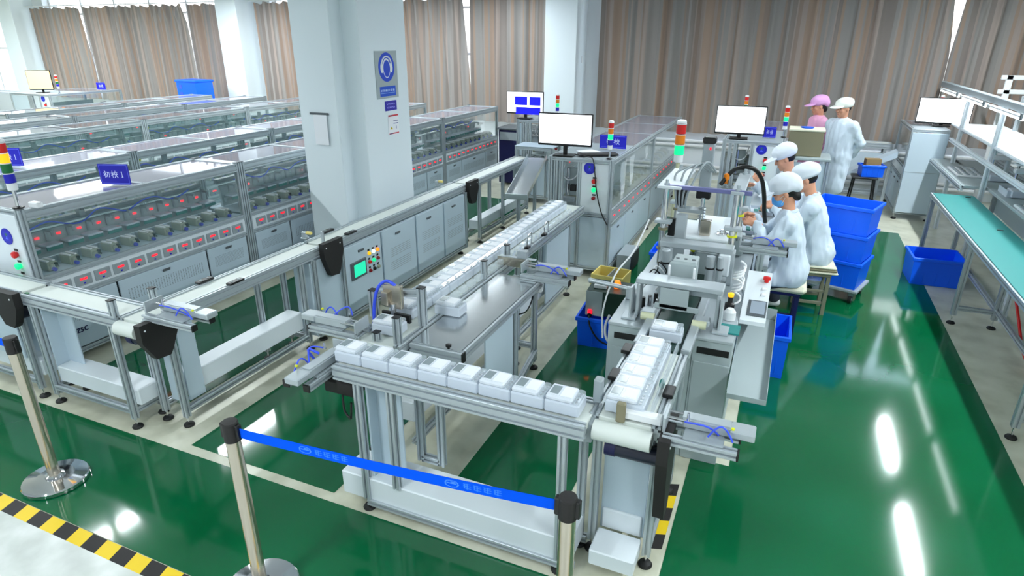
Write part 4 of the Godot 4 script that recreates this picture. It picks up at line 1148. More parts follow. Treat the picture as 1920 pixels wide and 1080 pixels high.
	end_post(V(-1.86, 0.84, -4.21), 0.13, "capped guide post just beyond the guide plate of the steel table")
	pusher("pneumatic pusher left of the gate frame, beside the first depth row meter", V(-2.09, 0.842, -2.67), PI, 0.36)
	pusher("pneumatic pusher across the far end of the steel table, above the white switch box", V(-1.62, 0.832, -3.97), 0.0, 0.40)

	# front cross conveyor with eight meters
	var x1 := conveyor("front cross conveyor carrying eight meters, nearest to the blue barrier belt", V(-1.98, 0, -2.36), 0.0, 1.36, 0.25, 0.88,
		[[0.14, 1, 0.07], [0.14, -1, 0.07], [0.34, 1, 0.2], [0.37, -1, 0.25], [0.50, -1, 0.25], [1.26, 1, 0.07], [1.30, -1, 0.07]], [[0.14, 1.34, 0.05, 1], [0.16, 1.34, 0.05, -1], [0.38, 0.49, 0.27, -1]],
		{"panels": [[0.24, 0.0, 0.18, 0, 0.14, 0.78], [0.17, 0.0, 0.16, 1, 0.14, 0.78]], "trays": [[-0.03, 1.32, 0.13, 0.22, 0.15]], "ties": [[0.14, 0.12], [1.26, 0.12]]})
	pbox("valve_box", x1, V(0.0, 0.725, 0.02), V(0.2, 0.08, 0.14), M.black_matte, 0.01)
	put("black_cable", g().path([V(0.03, 0.70, 0.1), V(0.05, 0.62, 0.12), V(0.09, 0.59, 0.13), V(0.11, 0.62, 0.145), V(0.12, 0.70, 0.145)], 0.006, 8), M.black, x1)
	put("blue_hose", g().path([V(-0.20, 0.82, 0.02), V(-0.20, 0.89, 0.06), V(-0.17, 0.92, 0.08), V(-0.12, 0.90, 0.07)], 0.007, 10), M.blue_hose, x1)
	for k in 8:
		meter(V(-0.745 - 0.167 * k, 0.8795, -2.345), 0.0, "white electricity meter on the front cross conveyor, %s from its right end" % ordinal(k), "meters on the front cross conveyor")
	pusher("pneumatic pusher pointing at the viewer at the left end of the front cross conveyor", V(-2.10, 0.795, -2.46), -R, 0.40)
	# right line: short depth conveyor with meters
	var r1 := conveyor("right hand depth conveyor carrying meters up to the assembly machine", V(-0.47, 0, -2.36), R, 0.74, 0.32, 0.88,
		[[0.1, 1, 0.07], [0.1, -1, 0.07], [0.70, 1, 0.07]], [[0.1, 0.70, 0.12, 1]], {"roller0": true, "panels": [[0.14, 0, 0.22, 1, 0.13, 0.60], [0.16, 0.13, 0.1, 0, 0.2, 0.75]], "trays": [[-0.07, 0.1, 0.11, 0.22, 0.09], [0.12, 0.72, 0.2, 0.2, 0.12]]})
	drive(r1, -0.02, 0.165, 0.86, 1.9, true)
	pbox("axle_block", r1, V(-0.03, 0.81, -0.15), V(0.07, 0.10, 0.04), M.gray, 0.004)
	put("white_stop", g().box(V(0.03, 0.90, 0.06), V(0.05, 0.04, 0.20), 0.006), M.white, r1)
	put("stop_bracket", g().box(V(0.0, 0.915, -0.02), V(0.03, 0.10, 0.04), 0.006), M.khaki, r1)
	put("side_bracket", g().box(V(0.09, 0.95, -0.15), V(0.05, 0.12, 0.04), 0.006), M.gray, r1)
	for x in [0.42, 0.46]:
		pass
	for q in [[0.36, -0.14], [0.30, 0.14], [0.66, -0.15]]:
		pbox("black_clamp", r1, V(q[0], 0.892, q[1]), V(0.10, 0.022, 0.05), M.black, 0.004)
	put("guide_strip", g().box(V(0.38, 0.935, 0.108), V(0.68, 0.05, 0.01), 0.002), M.clear, r1)
	for k in 6:
		meter(V(-0.485, 0.8795, -2.45 - 0.114 * k), 0.0, "white electricity meter on the right hand depth conveyor, %s from its near end" % ordinal(k), "meters on the right hand depth conveyor")
	var gf := thing("green_fitting", "small bright green fitting beside the fourth meter of the right hand conveyor", "fitting", V(-0.368, 0.894, -2.66))
	put("fitting_body", g().ball(V(0, 0.03, 0), V(0.013, 0.03, 0.016), 14, 10), M.teal, gf)
	pusher("pneumatic pusher reaching out to the right at the near end of the right hand conveyor", V(-0.295, 0.845, -2.37), 0.0, 0.33)

	assembly()
	# floor things between the lines
	bin("blue bin under the dark green power box beside the assembly machine", V(-1.13, 0.0032, -4.83), 0.06, V(0.56, 0.27, 0.36), "")
	var pb := thing("power_box", "dark green and pale power box with a red switch, on the blue bin", "power supply", V(-1.12, 0.2745, -4.84), 0.06)
	put("case", g().box(V(0, 0.12, 0), V(0.46, 0.22, 0.30), 0.006), M.box_green, pb)
	put("front_plate", g().box(V(-0.16, 0.12, 0.152), V(0.14, 0.22, 0.006), 0.002), M.cab_gray, pb)
	put("white_block", g().box(V(-0.13, 0.245, 0.03), V(0.11, 0.03, 0.10), 0.005), M.white, pb)
	put("red_switch_light", g().box(V(-0.19, 0.045, 0.158), V(0.035, 0.04, 0.02), 0.004), M.led_red, pb)
	put("socket_inlet", g().tube(V(-0.19, -0.02 + 0.035, 0.155), V(-0.19, 0.015, 0.175), 0.02, 0.02, 12), M.black, pb)
	put("red_lamp", g().lathe(V(0.0, 0.23, 0.0), [[0, 0], [0.03, 0], [0.03, 0.03], [0.02, 0.06], [0, 0.065]], 16), M.lamp_orange, pb)
	put("power_cable", g().path([V(-0.19, 0.02, 0.17), V(-0.17, -0.06, 0.22), V(-0.08, -0.17, 0.24), V(0.05, -0.2, 0.24), V(0.2, -0.18, 0.22)], 0.007, 8), M.black, pb)
	put("clear_hose", g().path([V(-0.02, 0.04, 0.16), V(-0.04, -0.04, 0.22), V(-0.01, -0.15, 0.25), V(0.10, -0.22, 0.24), V(0.2, -0.24, 0.23)], 0.011, 10), M.white, pb)
	put("clear_hose", g().path([V(0.1, 0.2, 0.16), V(0.12, 0.08, 0.2), V(0.16, 0.02, 0.2), V(0.22, -0.02, 0.19)], 0.008, 10), M.white, pb)
	var yb := thing("yellow_crate", "open pale yellow crate with a divider on the floor before the middle machine", "crate", V(-1.42, 0, -5.82), -0.06)
	for q in [[V(0, 0.135, 0.14), V(0.33, 0.27, 0.012)], [V(0, 0.135, -0.14), V(0.33, 0.27, 0.012)], [V(-0.16, 0.135, 0), V(0.012, 0.27, 0.28)], [V(0.16, 0.135, 0), V(0.012, 0.27, 0.28)]]:
		put("wall_board", g().box(q[0], q[1], 0.003), M.yellow_pale, yb)
	put("bottom_board", g().box(V(0, 0.01, 0), V(0.31, 0.016, 0.27)), M.yellow_pale, yb)
	put("divider", g().box(V(0, 0.17, 0), V(0.008, 0.19, 0.268)), M.gray, yb)
	put("black_handle", g().tube(V(-0.02, 0.2, 0.147), V(0.12, 0.17, 0.15), 0.010, 0.010, 10), M.black, yb)
	put("black_cord", g().path([V(-0.02, 0.2, 0.15), V(-0.08, 0.18, 0.16), V(-0.12, 0.1, 0.16), V(-0.12, 0.02, 0.16)], 0.005, 8), M.black, yb)
	var gb := thing("gray_box", "low grey metal box on the floor beside the middle machine", "box", V(-1.465, 0.0, -6.75))
	put("case", g().box(V(0, 0.11, 0), V(0.16, 0.21, 0.42), 0.004), M.gray, gb)
	put("front_face", g().box(V(0.082, 0.11, 0), V(0.006, 0.19, 0.40), 0.001), M.black_matte, gb)
	barrier()

func barrier() -> void:
	var ps := [[V(-3.672, 0.0032, -1.692), "steel barrier post at the left with its round base on the green floor"], [V(-1.97, 0.0032, -1.57), "steel barrier post holding the left end of the blue belt"], [V(-0.515, 0.0032, -1.70), "steel barrier post holding the right end of the blue belt"]]
	for q in ps:
		var t := thing("barrier_post", q[1], "barrier post", q[0], 0.0, "steel posts of the belt barrier")
		put("base_plate", g().lathe(V(0, 0, 0), [[0, 0], [0.165, 0], [0.172, 0.006], [0.172, 0.026], [0.166, 0.034], [0.10, 0.042], [0.0, 0.046]], 48), M.chrome, t)
		put("base_ring", g().lathe(V(0, 0.042, 0), [[0.05, 0], [0.05, 0.012], [0.036, 0.018], [0.03, 0.018]], 32), M.chrome, t)
		put("tube", g().tube(V(0, 0.04, 0), V(0, 0.90, 0), 0.0315, 0.0315, 36), M.stainless, t)
		put("belt_head", g().lathe(V(0, 0.86, 0), [[0.0, 0], [0.034, 0], [0.034, 0.085], [0.031, 0.092], [0, 0.093]], 32), M.black_matte, t)
		for a in [0.09, PI + 0.09]:
			pbox("belt_slot", t, V(0.034 * cos(a), 0.905, -0.034 * sin(a)), V(0.026, 0.075, 0.028), M.black, 0.004)
	belt_strip(V(-1.93, 0.905, -1.573), V(-0.555, 0.905, -1.697), "blue retractable belt with pale printed logos between the two front posts")
	belt_strip(V(-6.2, 0.905, -1.72), V(-3.715, 0.905, -1.695), "blue barrier belt leaving the left post toward the picture edge")
func belt_strip(a: Vector3, b: Vector3, label) -> void:
	var st := SurfaceTool.new()
	st.begin(Mesh.PRIMITIVE_TRIANGLES)
	var n := 24
	var d := (b - a).normalized()
	var nn := V(-d.z, 0, d.x).normalized()
	if nn.z < 0: nn = -nn
	for side in [1, -1]:
		for i in n:
			var q := []
			for e in [[i, 0], [i + 1, 0], [i + 1, 1], [i, 1]]:
				var u: float = float(e[0]) / n
				var p: Vector3 = a.lerp(b, u) + V(0, -0.012 * sin(u * PI) + (0.024 if e[1] else -0.024), 0) + nn * (0.0008 * side)
				q.append([p, Vector2(u, 1.0 - e[1])])
			for k in ([0, 2, 1, 0, 3, 2] if side == 1 else [0, 1, 2, 0, 2, 3]):
				st.set_normal(nn * side); st.set_uv(q[k][1]); st.add_vertex(q[k][0])
	var o := put("barrier_belt", st.commit(), M.print_belt)
	meta(o, label, "barrier belt")

# ---------- the assembly machine of the right line ----------
func assembly() -> void:
	var t := thing("assembly_machine", "grey assembly machine with gantries, posts and cylinders at the head of the right line", "machine", V(-0.455, 0, -3.42))
	# local: x from -0.375 to 0.375, z from 0 back to -2.3
	put("cabinet_body", g().box(V(-0.2475, 0.415, -0.95), V(0.255, 0.83, 1.9), 0.004), M.cab_gray, t)
	put("cabinet_body", g().box(V(0.245, 0.415, -0.95), V(0.22, 0.83, 1.9), 0.004), M.cab_gray, t)
	put("cabinet_body", g().box(V(0.0075, 0.39, -0.95), V(0.255, 0.78, 1.88), 0.004), M.cab_gray, t)
	for q in [[-0.245, 0.2], [0.25, 0.2]]:
		pbox("vent_slot", t, V(q[0], 0.765, 0.001), V(0.18, 0.04, 0.006), M.black, 0.001)
		pbox("door", t, V(q[0], 0.38, 0.003), V(0.205, 0.62, 0.008), M.cab_gray, 0.002)
	pbox("left_plate", t, V(-0.245, 0.84, -0.95), V(0.26, 0.02, 1.92), M.alu, 0.003)
	pbox("right_plate", t, V(0.24, 0.84, -0.95), V(0.23, 0.02, 1.92), M.alu, 0.003)
	put("green_belt", g().box(V(0.0, 0.868, -0.42), V(0.2, 0.024, 1.46), 0.004), M.belt_green, t)
	for s in [-1, 1]:
		put("belt_rail", g().box(V(s * 0.13, 0.875, -0.41), V(0.05, 0.05, 1.44), 0.006), M.alu, t)
		put("side_roller", g().tube(V(s * 0.11, 0.90, -0.05), V(s * 0.19, 0.90, -0.05), 0.024, 0.024, 16), M.beige_pole, t)
		pbox("roller_block", t, V(s * 0.16, 0.895, -0.12), V(0.09, 0.04, 0.08), M.alu, 0.008)
	put("green_tray", g().box(V(0.31, 0.855, -0.16), V(0.13, 0.012, 0.13), 0.003), M.mat_green, t)
	# front gantry
	for s in [-1, 1]:
		var x: float = 0.235 * s
		put("gantry_leg", g().box(V(x, 0.96, -0.18), V(0.02, 0.22, 0.11), 0.004), M.alu, t)
		var gp := PackedVector2Array([Vector2(-0.06, 0), Vector2(0.13, 0), Vector2(0.13, 0.02), Vector2(0.0, 0.20), Vector2(-0.06, 0.20)])
		put("gusset", g().prism(gp, V(x - 0.012 + s * 0.03, 0.852, -0.15), V(x + s * 0.03, 0.852, -0.15)), M.alu, t)
		pbox("leg_foot", t, V(x + s * 0.035, 0.858, -0.12), V(0.09, 0.014, 0.12), M.alu, 0.002)
	put("gantry_bar", g().box(V(0, 1.085, -0.2), V(0.51, 0.03, 0.14), 0.005), M.alu, t)
	put("gantry_fascia", g().box(V(0.07, 1.04, -0.22), V(0.36, 0.06, 0.02), 0.003), M.alu, t)
	put("press_plate", g().box(V(-0.02, 1.0, -0.14), V(0.17, 0.13, 0.014), 0.003).box(V(0.0, 0.945, -0.14), V(0.26, 0.035, 0.014), 0.003), M.cab_gray, t)
	put("head_plate", g().box(V(-0.01, 1.10, -0.33), V(0.17, 0.14, 0.02), 0.012), M.cab_gray, t)
	for x in [-0.085, 0.065]: put("white_rod", g().box(V(x, 1.115, -0.285), V(0.014, 0.10, 0.016), 0.004, Basis(Vector3.RIGHT, 0.2)), M.white, t)
	put("head_block", g().box(V(-0.02, 1.03, -0.52), V(0.15, 0.22, 0.16), 0.006), M.cab_gray, t)
	for x in [-0.07, -0.02, 0.03]: put("bolt_hole", g().tube(V(x, 1.14, -0.5), V(x, 1.143, -0.5), 0.012, 0.012, 10), M.gray_dark, t)
	# second gantry
	for s in [-1, 1]: put("gantry_leg", g().box(V(0.235 * s, 0.97, -0.95), V(0.035, 0.24, 0.10), 0.004), M.alu, t)
	put("gantry_bar", g().box(V(-0.01, 1.10, -0.95), V(0.50, 0.04, 0.12), 0.005), M.alu, t)
	for q in [[-0.19, 0.030, "gray"], [0.11, 0.028, "alu"], [0.175, 0.02, "alu"]]:
		put("cylinder", g().tube(V(q[0], 0.87, -0.78), V(q[0], 1.09, -0.78), q[1], q[1], 18), M[q[2]], t)
		put("band", g().tube(V(q[0], 1.0, -0.78), V(q[0], 1.012, -0.78), q[1] + 0.003, q[1] + 0.003, 18), M.black, t)
	put("cylinder_cap", g().ball(V(-0.19, 1.09, -0.78), V(0.03, 0.02, 0.03), 14, 8), M.alu, t)
	pbox("side_bracket", t, V(0.19, 1.0, -0.9), V(0.08, 0.16, 0.05), M.sheet_white, 0.01)
	# press tower: four chrome posts, a middle plate and a top bridge
	for x in [-0.285, 0.205]:
		for z in [-1.12, -1.75]:
			put("tower_post", g().tube(V(x, 0.85, z), V(x, 1.47, z), 0.023, 0.023, 18), M.chrome, t)
			pbox("post_clamp", t, V(x, 1.205, z), V(0.12, 0.024, 0.08), M.alu, 0.004)
			put("post_nut", g().lathe(V(x, 1.47, z), [[0.02, 0], [0.02, 0.02], [0.012, 0.022], [0.012, 0.045], [0, 0.046]], 12), M.alu, t)
			for y in [0.99, 1.14]: put("brass_collar", g().lathe(V(x, y, z), [[0.024, 0], [0.036, 0.002], [0.036, 0.014], [0.024, 0.016]], 18), M.yellow_fit if x > 0 else M.khaki, t)
	put("middle_plate", g().box(V(-0.045, 1.07, -1.45), V(0.46, 0.026, 0.5), 0.008), M.sheet_white, t)
	for x in [-0.25, 0.16]:
		for z in [-1.24, -1.66]: put("plate_rod", g().tube(V(x, 0.85, z), V(x, 1.06, z), 0.012, 0.012, 12), M.chrome, t)
	put("top_bridge", g().box(V(-0.26, 1.465, -1.43), V(0.17, 0.02, 0.72), 0.004), M.sheet_white, t)
	put("top_bridge", g().box(V(0.205, 1.465, -1.43), V(0.09, 0.02, 0.72), 0.004), M.alu, t)
	put("bridge_bar", g().box(V(0.0, 1.465, -1.12), V(0.6, 0.028, 0.04), 0.004), std("violet_bar", Color(0.45, 0.46, 0.66), 0.35, 0.4), t)
	put("slide_column", g().box(V(-0.16, 1.09, -1.16), V(0.075, 0.34, 0.07), 0.004), M.alu, t)
	put("motor_black", g().box(V(-0.235, 1.14, -1.22), V(0.05, 0.13, 0.05), 0.004), M.black, t)
	put("drag_cables", g().ball(V(-0.2, 1.37, -1.3), V(0.045, 0.09, 0.05), 14, 10), M.black, t)
	for k in 4: put("gray_cable", g().path([V(-0.22 + 0.02 * k, 1.28, -1.26), V(-0.24 + 0.03 * k, 1.40, -1.25), V(-0.26 + 0.06 * k, 1.52 + 0.02 * k, -1.35), V(-0.14 + 0.03 * k, 1.56 + 0.01 * k, -1.5), V(-0.06 + 0.02 * k, 1.50, -1.6)], 0.008, 8), M.gray, t)
	put("spindle", g().tube(V(-0.04, 1.09, -1.3), V(-0.04, 1.36, -1.3), 0.014, 0.014, 12), M.chrome, t)
	for k in 5: put("spring_ring", g().lathe(V(-0.04, 1.2 + 0.022 * k, -1.3), [[0.014, 0], [0.028, 0.004], [0.014, 0.010]], 14), M.gray, t)
	put("slide_block", g().box(V(0.0, 1.14, -1.3), V(0.075, 0.12, 0.06), 0.005), M.stainless, t)
	put("spindle_motor_plate", g().box(V(-0.12, 1.27, -1.28), V(0.18, 0.025, 0.1), 0.004), M.gray, t)
	put("servo_column", g().box(V(-0.085, 1.51, -1.72), V(0.085, 0.38, 0.08), 0.006), M.gray, t)
	put("servo_cap", g().box(V(-0.085, 1.725, -1.72), V(0.10, 0.05, 0.09), 0.01), M.black, t)
	put("servo_foot", g().box(V(-0.085, 1.30, -1.72), V(0.11, 0.07, 0.10), 0.008), M.black, t)
	pbox("red_indicator", t, V(-0.07, 1.665, -1.678), V(0.012, 0.02, 0.004), M.led_red, 0.0)
	put("round_knob", g().lathe(V(0.12, 1.083, -1.36), [[0.045, 0], [0.045, 0.012], [0.025, 0.016], [0.025, 0.034], [0, 0.036]], 20), M.chrome, t)
	put("round_knob", g().lathe(V(-0.29, 1.083, -1.36), [[0.035, 0], [0.035, 0.012], [0.02, 0.016], [0.02, 0.03], [0, 0.032]], 20), M.chrome, t)
	# pneumatics
	pbox("valve_plate", t, V(0.06, 0.95, -1.0), V(0.14, 0.18, 0.03), M.cab_gray, 0.003)
	put("yellow_valve", g().ball(V(-0.05, 1.02, -1.1), V(0.02, 0.02, 0.02), 12, 8), M.yellow_fit, t)
	put("amber_gauge", g().lathe(V(0.285, 0.95, -0.45), [[0, 0], [0.018, 0], [0.02, 0.02], [0.0, 0.03]], 14), M.lamp_yellow, t)
	put("regulator", g().lathe(V(0.285, 0.852, -0.45), [[0.03, 0], [0.03, 0.05], [0.015, 0.06], [0.015, 0.098], [0, 0.1]], 16), M.black, t)
	put("air_bowl", g().lathe(V(0.30, 0.852, -0.32), [[0.035, 0], [0.035, 0.05], [0.02, 0.07], [0, 0.07]], 18), M.white, t)
	for k in 3:
		var hp := []
		for i in 30:
			var u := i / 29.0
			hp.append(V(0.31 + 0.03 * sin(u * 14.0 + k), 0.88 + 0.2 * u, -0.55 - 0.1 * k + 0.04 * cos(u * 14.0 + k)))
		put("coiled_hose", g().path(hp, 0.007, 8), M.white, t)
	for k in 4:
		put("air_line", g().path([V(-0.30, 0.86, -0.35 - 0.08 * k), V(-0.28 + 0.02 * k, 0.98, -0.4 - 0.08 * k), V(-0.22, 1.03, -0.45 - 0.08 * k), V(-0.17, 0.96, -0.5 - 0.08 * k), V(-0.2, 0.88, -0.55 - 0.08 * k)], 0.005, 8), M.black if k % 2 else M.white, t)
	for k in 5: put("valve_stub", g().tube(V(-0.22 + 0.03 * k, 0.87, -0.24 - 0.05 * (k % 3)), V(-0.22 + 0.03 * k, 0.94, -0.24 - 0.05 * (k % 3)), 0.014, 0.012, 12), M.chrome if k % 2 else M.black, t)
	put("side_cylinder", g().tube(V(-0.62, 0.93, -0.42), V(-0.30, 0.915, -0.40), 0.015, 0.015, 16), M.alu, t)
	put("cylinder_end", g().ball(V(-0.62, 0.93, -0.42), V(0.018, 0.02, 0.018), 14, 8), M.alu, t)
	put("cylinder_clamp", g().box(V(-0.34, 0.89, -0.4), V(0.05, 0.08, 0.05), 0.005), M.alu, t)
	put("loose_hose", g().path([V(-0.36, 1.25, -0.95), V(-0.42, 1.05, -0.8), V(-0.5, 0.92, -0.62), V(-0.54, 0.7, -0.5), V(-0.52, 0.5, -0.45)], 0.006, 10), M.white, t)
	# white channel leading back and its feed plates
	pbox("channel_floor", t, V(0.0, 0.93, -2.0), V(0.26, 0.02, 0.9), M.sheet_white, 0.003)
	for s in [-1, 1]: pbox("channel_side", t, V(s * 0.135, 0.965, -2.0), V(0.014, 0.09, 0.9), M.sheet_white, 0.003)
	pbox("channel_stand", t, V(0.0, 0.85, -1.7), V(0.1, 0.15, 0.3), M.cab_gray, 0.004)
	put("leg", ext(g(), V(0.0, 0.0, -2.38), V(0.0, 0.92, -2.38), 0.04, 0.04, V(1, 0, 0)), M.alu, t)
	put("cable_chain", g().path([V(0.03, 1.38, -1.74), V(0.12, 1.50, -1.78), V(0.24, 1.52, -1.8), V(0.32, 1.44, -1.85), V(0.36, 1.30, -1.9), V(0.38, 1.15, -1.95), V(0.40, 1.05, -2.0)], 0.017, 10), M.black, t)
	put("amber_valve", g().lathe(V(0.07, 1.42, -1.76), [[0.014, -0.03], [0.014, 0], [0.022, 0.005], [0.022, 0.04], [0.012, 0.05], [0, 0.052]], 14), M.orange, t)
	meter(V(-0.455, 0.8805, -3.26), 0.04, "white electricity meter on the green belt at the mouth of the assembly machine", "loose meters")
	# signal lamp on a beige pole
	tower(V(-0.89, 0.003, -5.95), "large signal lamp on a beige pole lit green, behind the assembly machine", "green", 1.65, 1.39)
	# blue bin behind
	bin("blue bin standing behind the left posts of the assembly machine", V(-1.02, 0.003, -6.6), 0.0, V(0.26, 0.34, 0.4), "")
	# operator panel
	var o := thing("operator_panel", "slanted white operator panel with a grey touch screen and a red button", "control panel", V(-0.022, 0.0, -4.02))
	var side := PackedVector2Array([Vector2(-0.26, 0.83), Vector2(0.27, 0.83), Vector2(0.27, 0.855), Vector2(-0.24, 1.0), Vector2(-0.26, 1.0)])
	var m := g()
	var q2 := PackedVector2Array()
	for e in side: q2.append(Vector2(e.x, e.y))
	m.prism(q2, V(0.075, 0, 0), V(-0.075, 0, 0))
	var bb := put("panel_case", m, M.sheet_white, o)
	var sl := Basis(Vector3.RIGHT, atan2(0.145, 0.51))
	pbox("touch_bezel", o, V(0.015, 0.894, 0.145), V(0.11, 0.008, 0.16), M.gray_dark, 0.002).basis = sl
	pbox("touch_screen", o, V(0.018, 0.8995, 0.143), V(0.085, 0.004, 0.125), M.screen_gray, 0.0).basis = sl
	var eb := put("emergency_button", g().lathe(V(0, 0, 0), [[0, 0], [0.014, 0], [0.014, 0.015], [0.024, 0.018], [0.022, 0.034], [0, 0.038]], 18), M.red, o)
	eb.position = V(0.045, 0.975, -0.14)
	for z in [-0.06, 0.0]: pbox("small_button", o, V(0.04, 0.953 - 0.28 * (z + 0.06), z), V(0.03, 0.012, 0.03), M.white, 0.003)
	put("panel_bracket", g().box(V(-0.045, 0.80, -0.1), V(0.06, 0.06, 0.3), 0.004), M.cab_gray, o)
	# sloping tray in front of it
	var tr := thing("sloping_tray", "pale grey sheet metal tray sloping toward the viewer right of the assembly machine", "tray", V(0.012, 0, 0))
	var a := V(0, 0.73, -4.12); var b := V(0, 0.58, -3.26)
	var f := G.new().frame(b - a)
	var c := (a + b) / 2; var ln := a.distance_to(b)
	put("tray_sheet", g().box(c, V(0.21, 0.005, ln), 0.0, f), M.cab_gray, tr)
	for s in [-1, 1]: put("tray_side", g().box(c + V(s * 0.1045, 0, 0) + f.y * 0.025, V(0.003, 0.05, ln), 0.0, f), M.cab_gray, tr)
	put("tray_lip", g().box(b + f.y * 0.015, V(0.212, 0.035, 0.003), 0.0, f), M.cab_gray, tr)
	put("tray_back", g().box(a + V(0, 0.04, 0), V(0.212, 0.08, 0.003)), M.cab_gray, tr)
	put("bracket", g().box(V(-0.09, 0.60, -3.75), V(0.02, 0.1, 0.2)), M.cab_gray, tr)
	bin("blue bin on the floor below the sloping tray", V(0.125, 0.003, -4.93), 0.0, V(0.25, 0.36, 0.44), "")
	# table for the seated workers
	var w := thing("work_table", "narrow silver work table where the seated workers assemble parts", "table", V(-0.13, 0, -6.1))
	put("tabletop", g().box(V(0.02, 0.85, -0.43), V(0.26, 0.03, 1.74), 0.005), M.alu, w)
	put("side_board", g().box(V(0.105, 0.85, 0.87), V(0.09, 0.03, 0.84), 0.005), M.alu, w)
	put("front_edge", ext(g(), V(0.13, 0.83, -1.3), V(0.13, 0.83, 1.3), 0.04, 0.04), M.alu, w)
	for z in [-1.2, 0.05, 1.25]:
		put("leg", ext(g(), V(0.12, 0, z), V(0.12, 0.83, z), 0.04, 0.04, V(1, 0, 0)), M.alu, w)
		put("leg", ext(g(), V(-0.08 if z < 1 else 0.07, 0, z - (0.0 if z < 1 else 0.3)), V(-0.08 if z < 1 else 0.07, 0.83, z - (0.0 if z < 1 else 0.3)), 0.04, 0.04, V(1, 0, 0)), M.alu, w)
	put("shelf_board", g().box(V(0.02, 0.30, -0.4), V(0.2, 0.02, 1.6)), M.sheet, w)
	put("navy_drawer", g().box(V(0.09, 0.79, 0.9), V(0.06, 0.08, 0.5), 0.004), M.navy, w)
	var k := 0
	for q in [[-0.11, -5.25, "nearest to"], [-0.14, -5.78, "in front of"], [-0.12, -6.5, "farthest from"]]:
		var pt := thing("parts_tray", "parts tray with green circuit boards on the work table, %s the masked worker" % q[2], "tray", V(q[0], 0.866, q[1]), 0.1, "parts trays on the work table")
		put("tray_floor", g().box(V(0, 0.004, 0), V(0.2, 0.008, 0.26)), M.meter, pt)
		for e in [[0.0, 0.128, 0.2, 0.006], [0.0, -0.128, 0.2, 0.006], [0.098, 0.0, 0.006, 0.25], [-0.098, 0.0, 0.006, 0.25]]:
			put("tray_wall", g().box(V(e[0], 0.016, e[1]), V(e[2], 0.03, e[3])), M.meter, pt)
		for i in 3:
			put("circuit_board", g().box(V(-0.05 + 0.045 * i, 0.016, -0.03 + 0.03 * ((i + k) % 3)), V(0.035, 0.012, 0.11)), M.teal, pt)
		k += 1
	var tb := thing("instrument", "white and grey instrument box on the work table beside the right post", "instrument", V(-0.215, 0.866, -5.05))
	put("case", g().box(V(0, 0.08, 0), V(0.07, 0.16, 0.12), 0.006), M.cab_gray, tb)
	for i in 3: put("slot", g().box(V(-0.02 + 0.02 * i, 0.13, 0.061), V(0.01, 0.02, 0.003)), M.gray_dark, tb)
	var p6 := pusher("pneumatic pusher held level on a post in front of the masked worker", V(-0.20, 0.98, -4.80), 0.0, 0.36)
	put("post", ext(g(), V(0.16, -0.977, 0.05), V(0.16, 0.0, 0.05), 0.045, 0.045, V(1, 0, 0)), M.alu, p6)

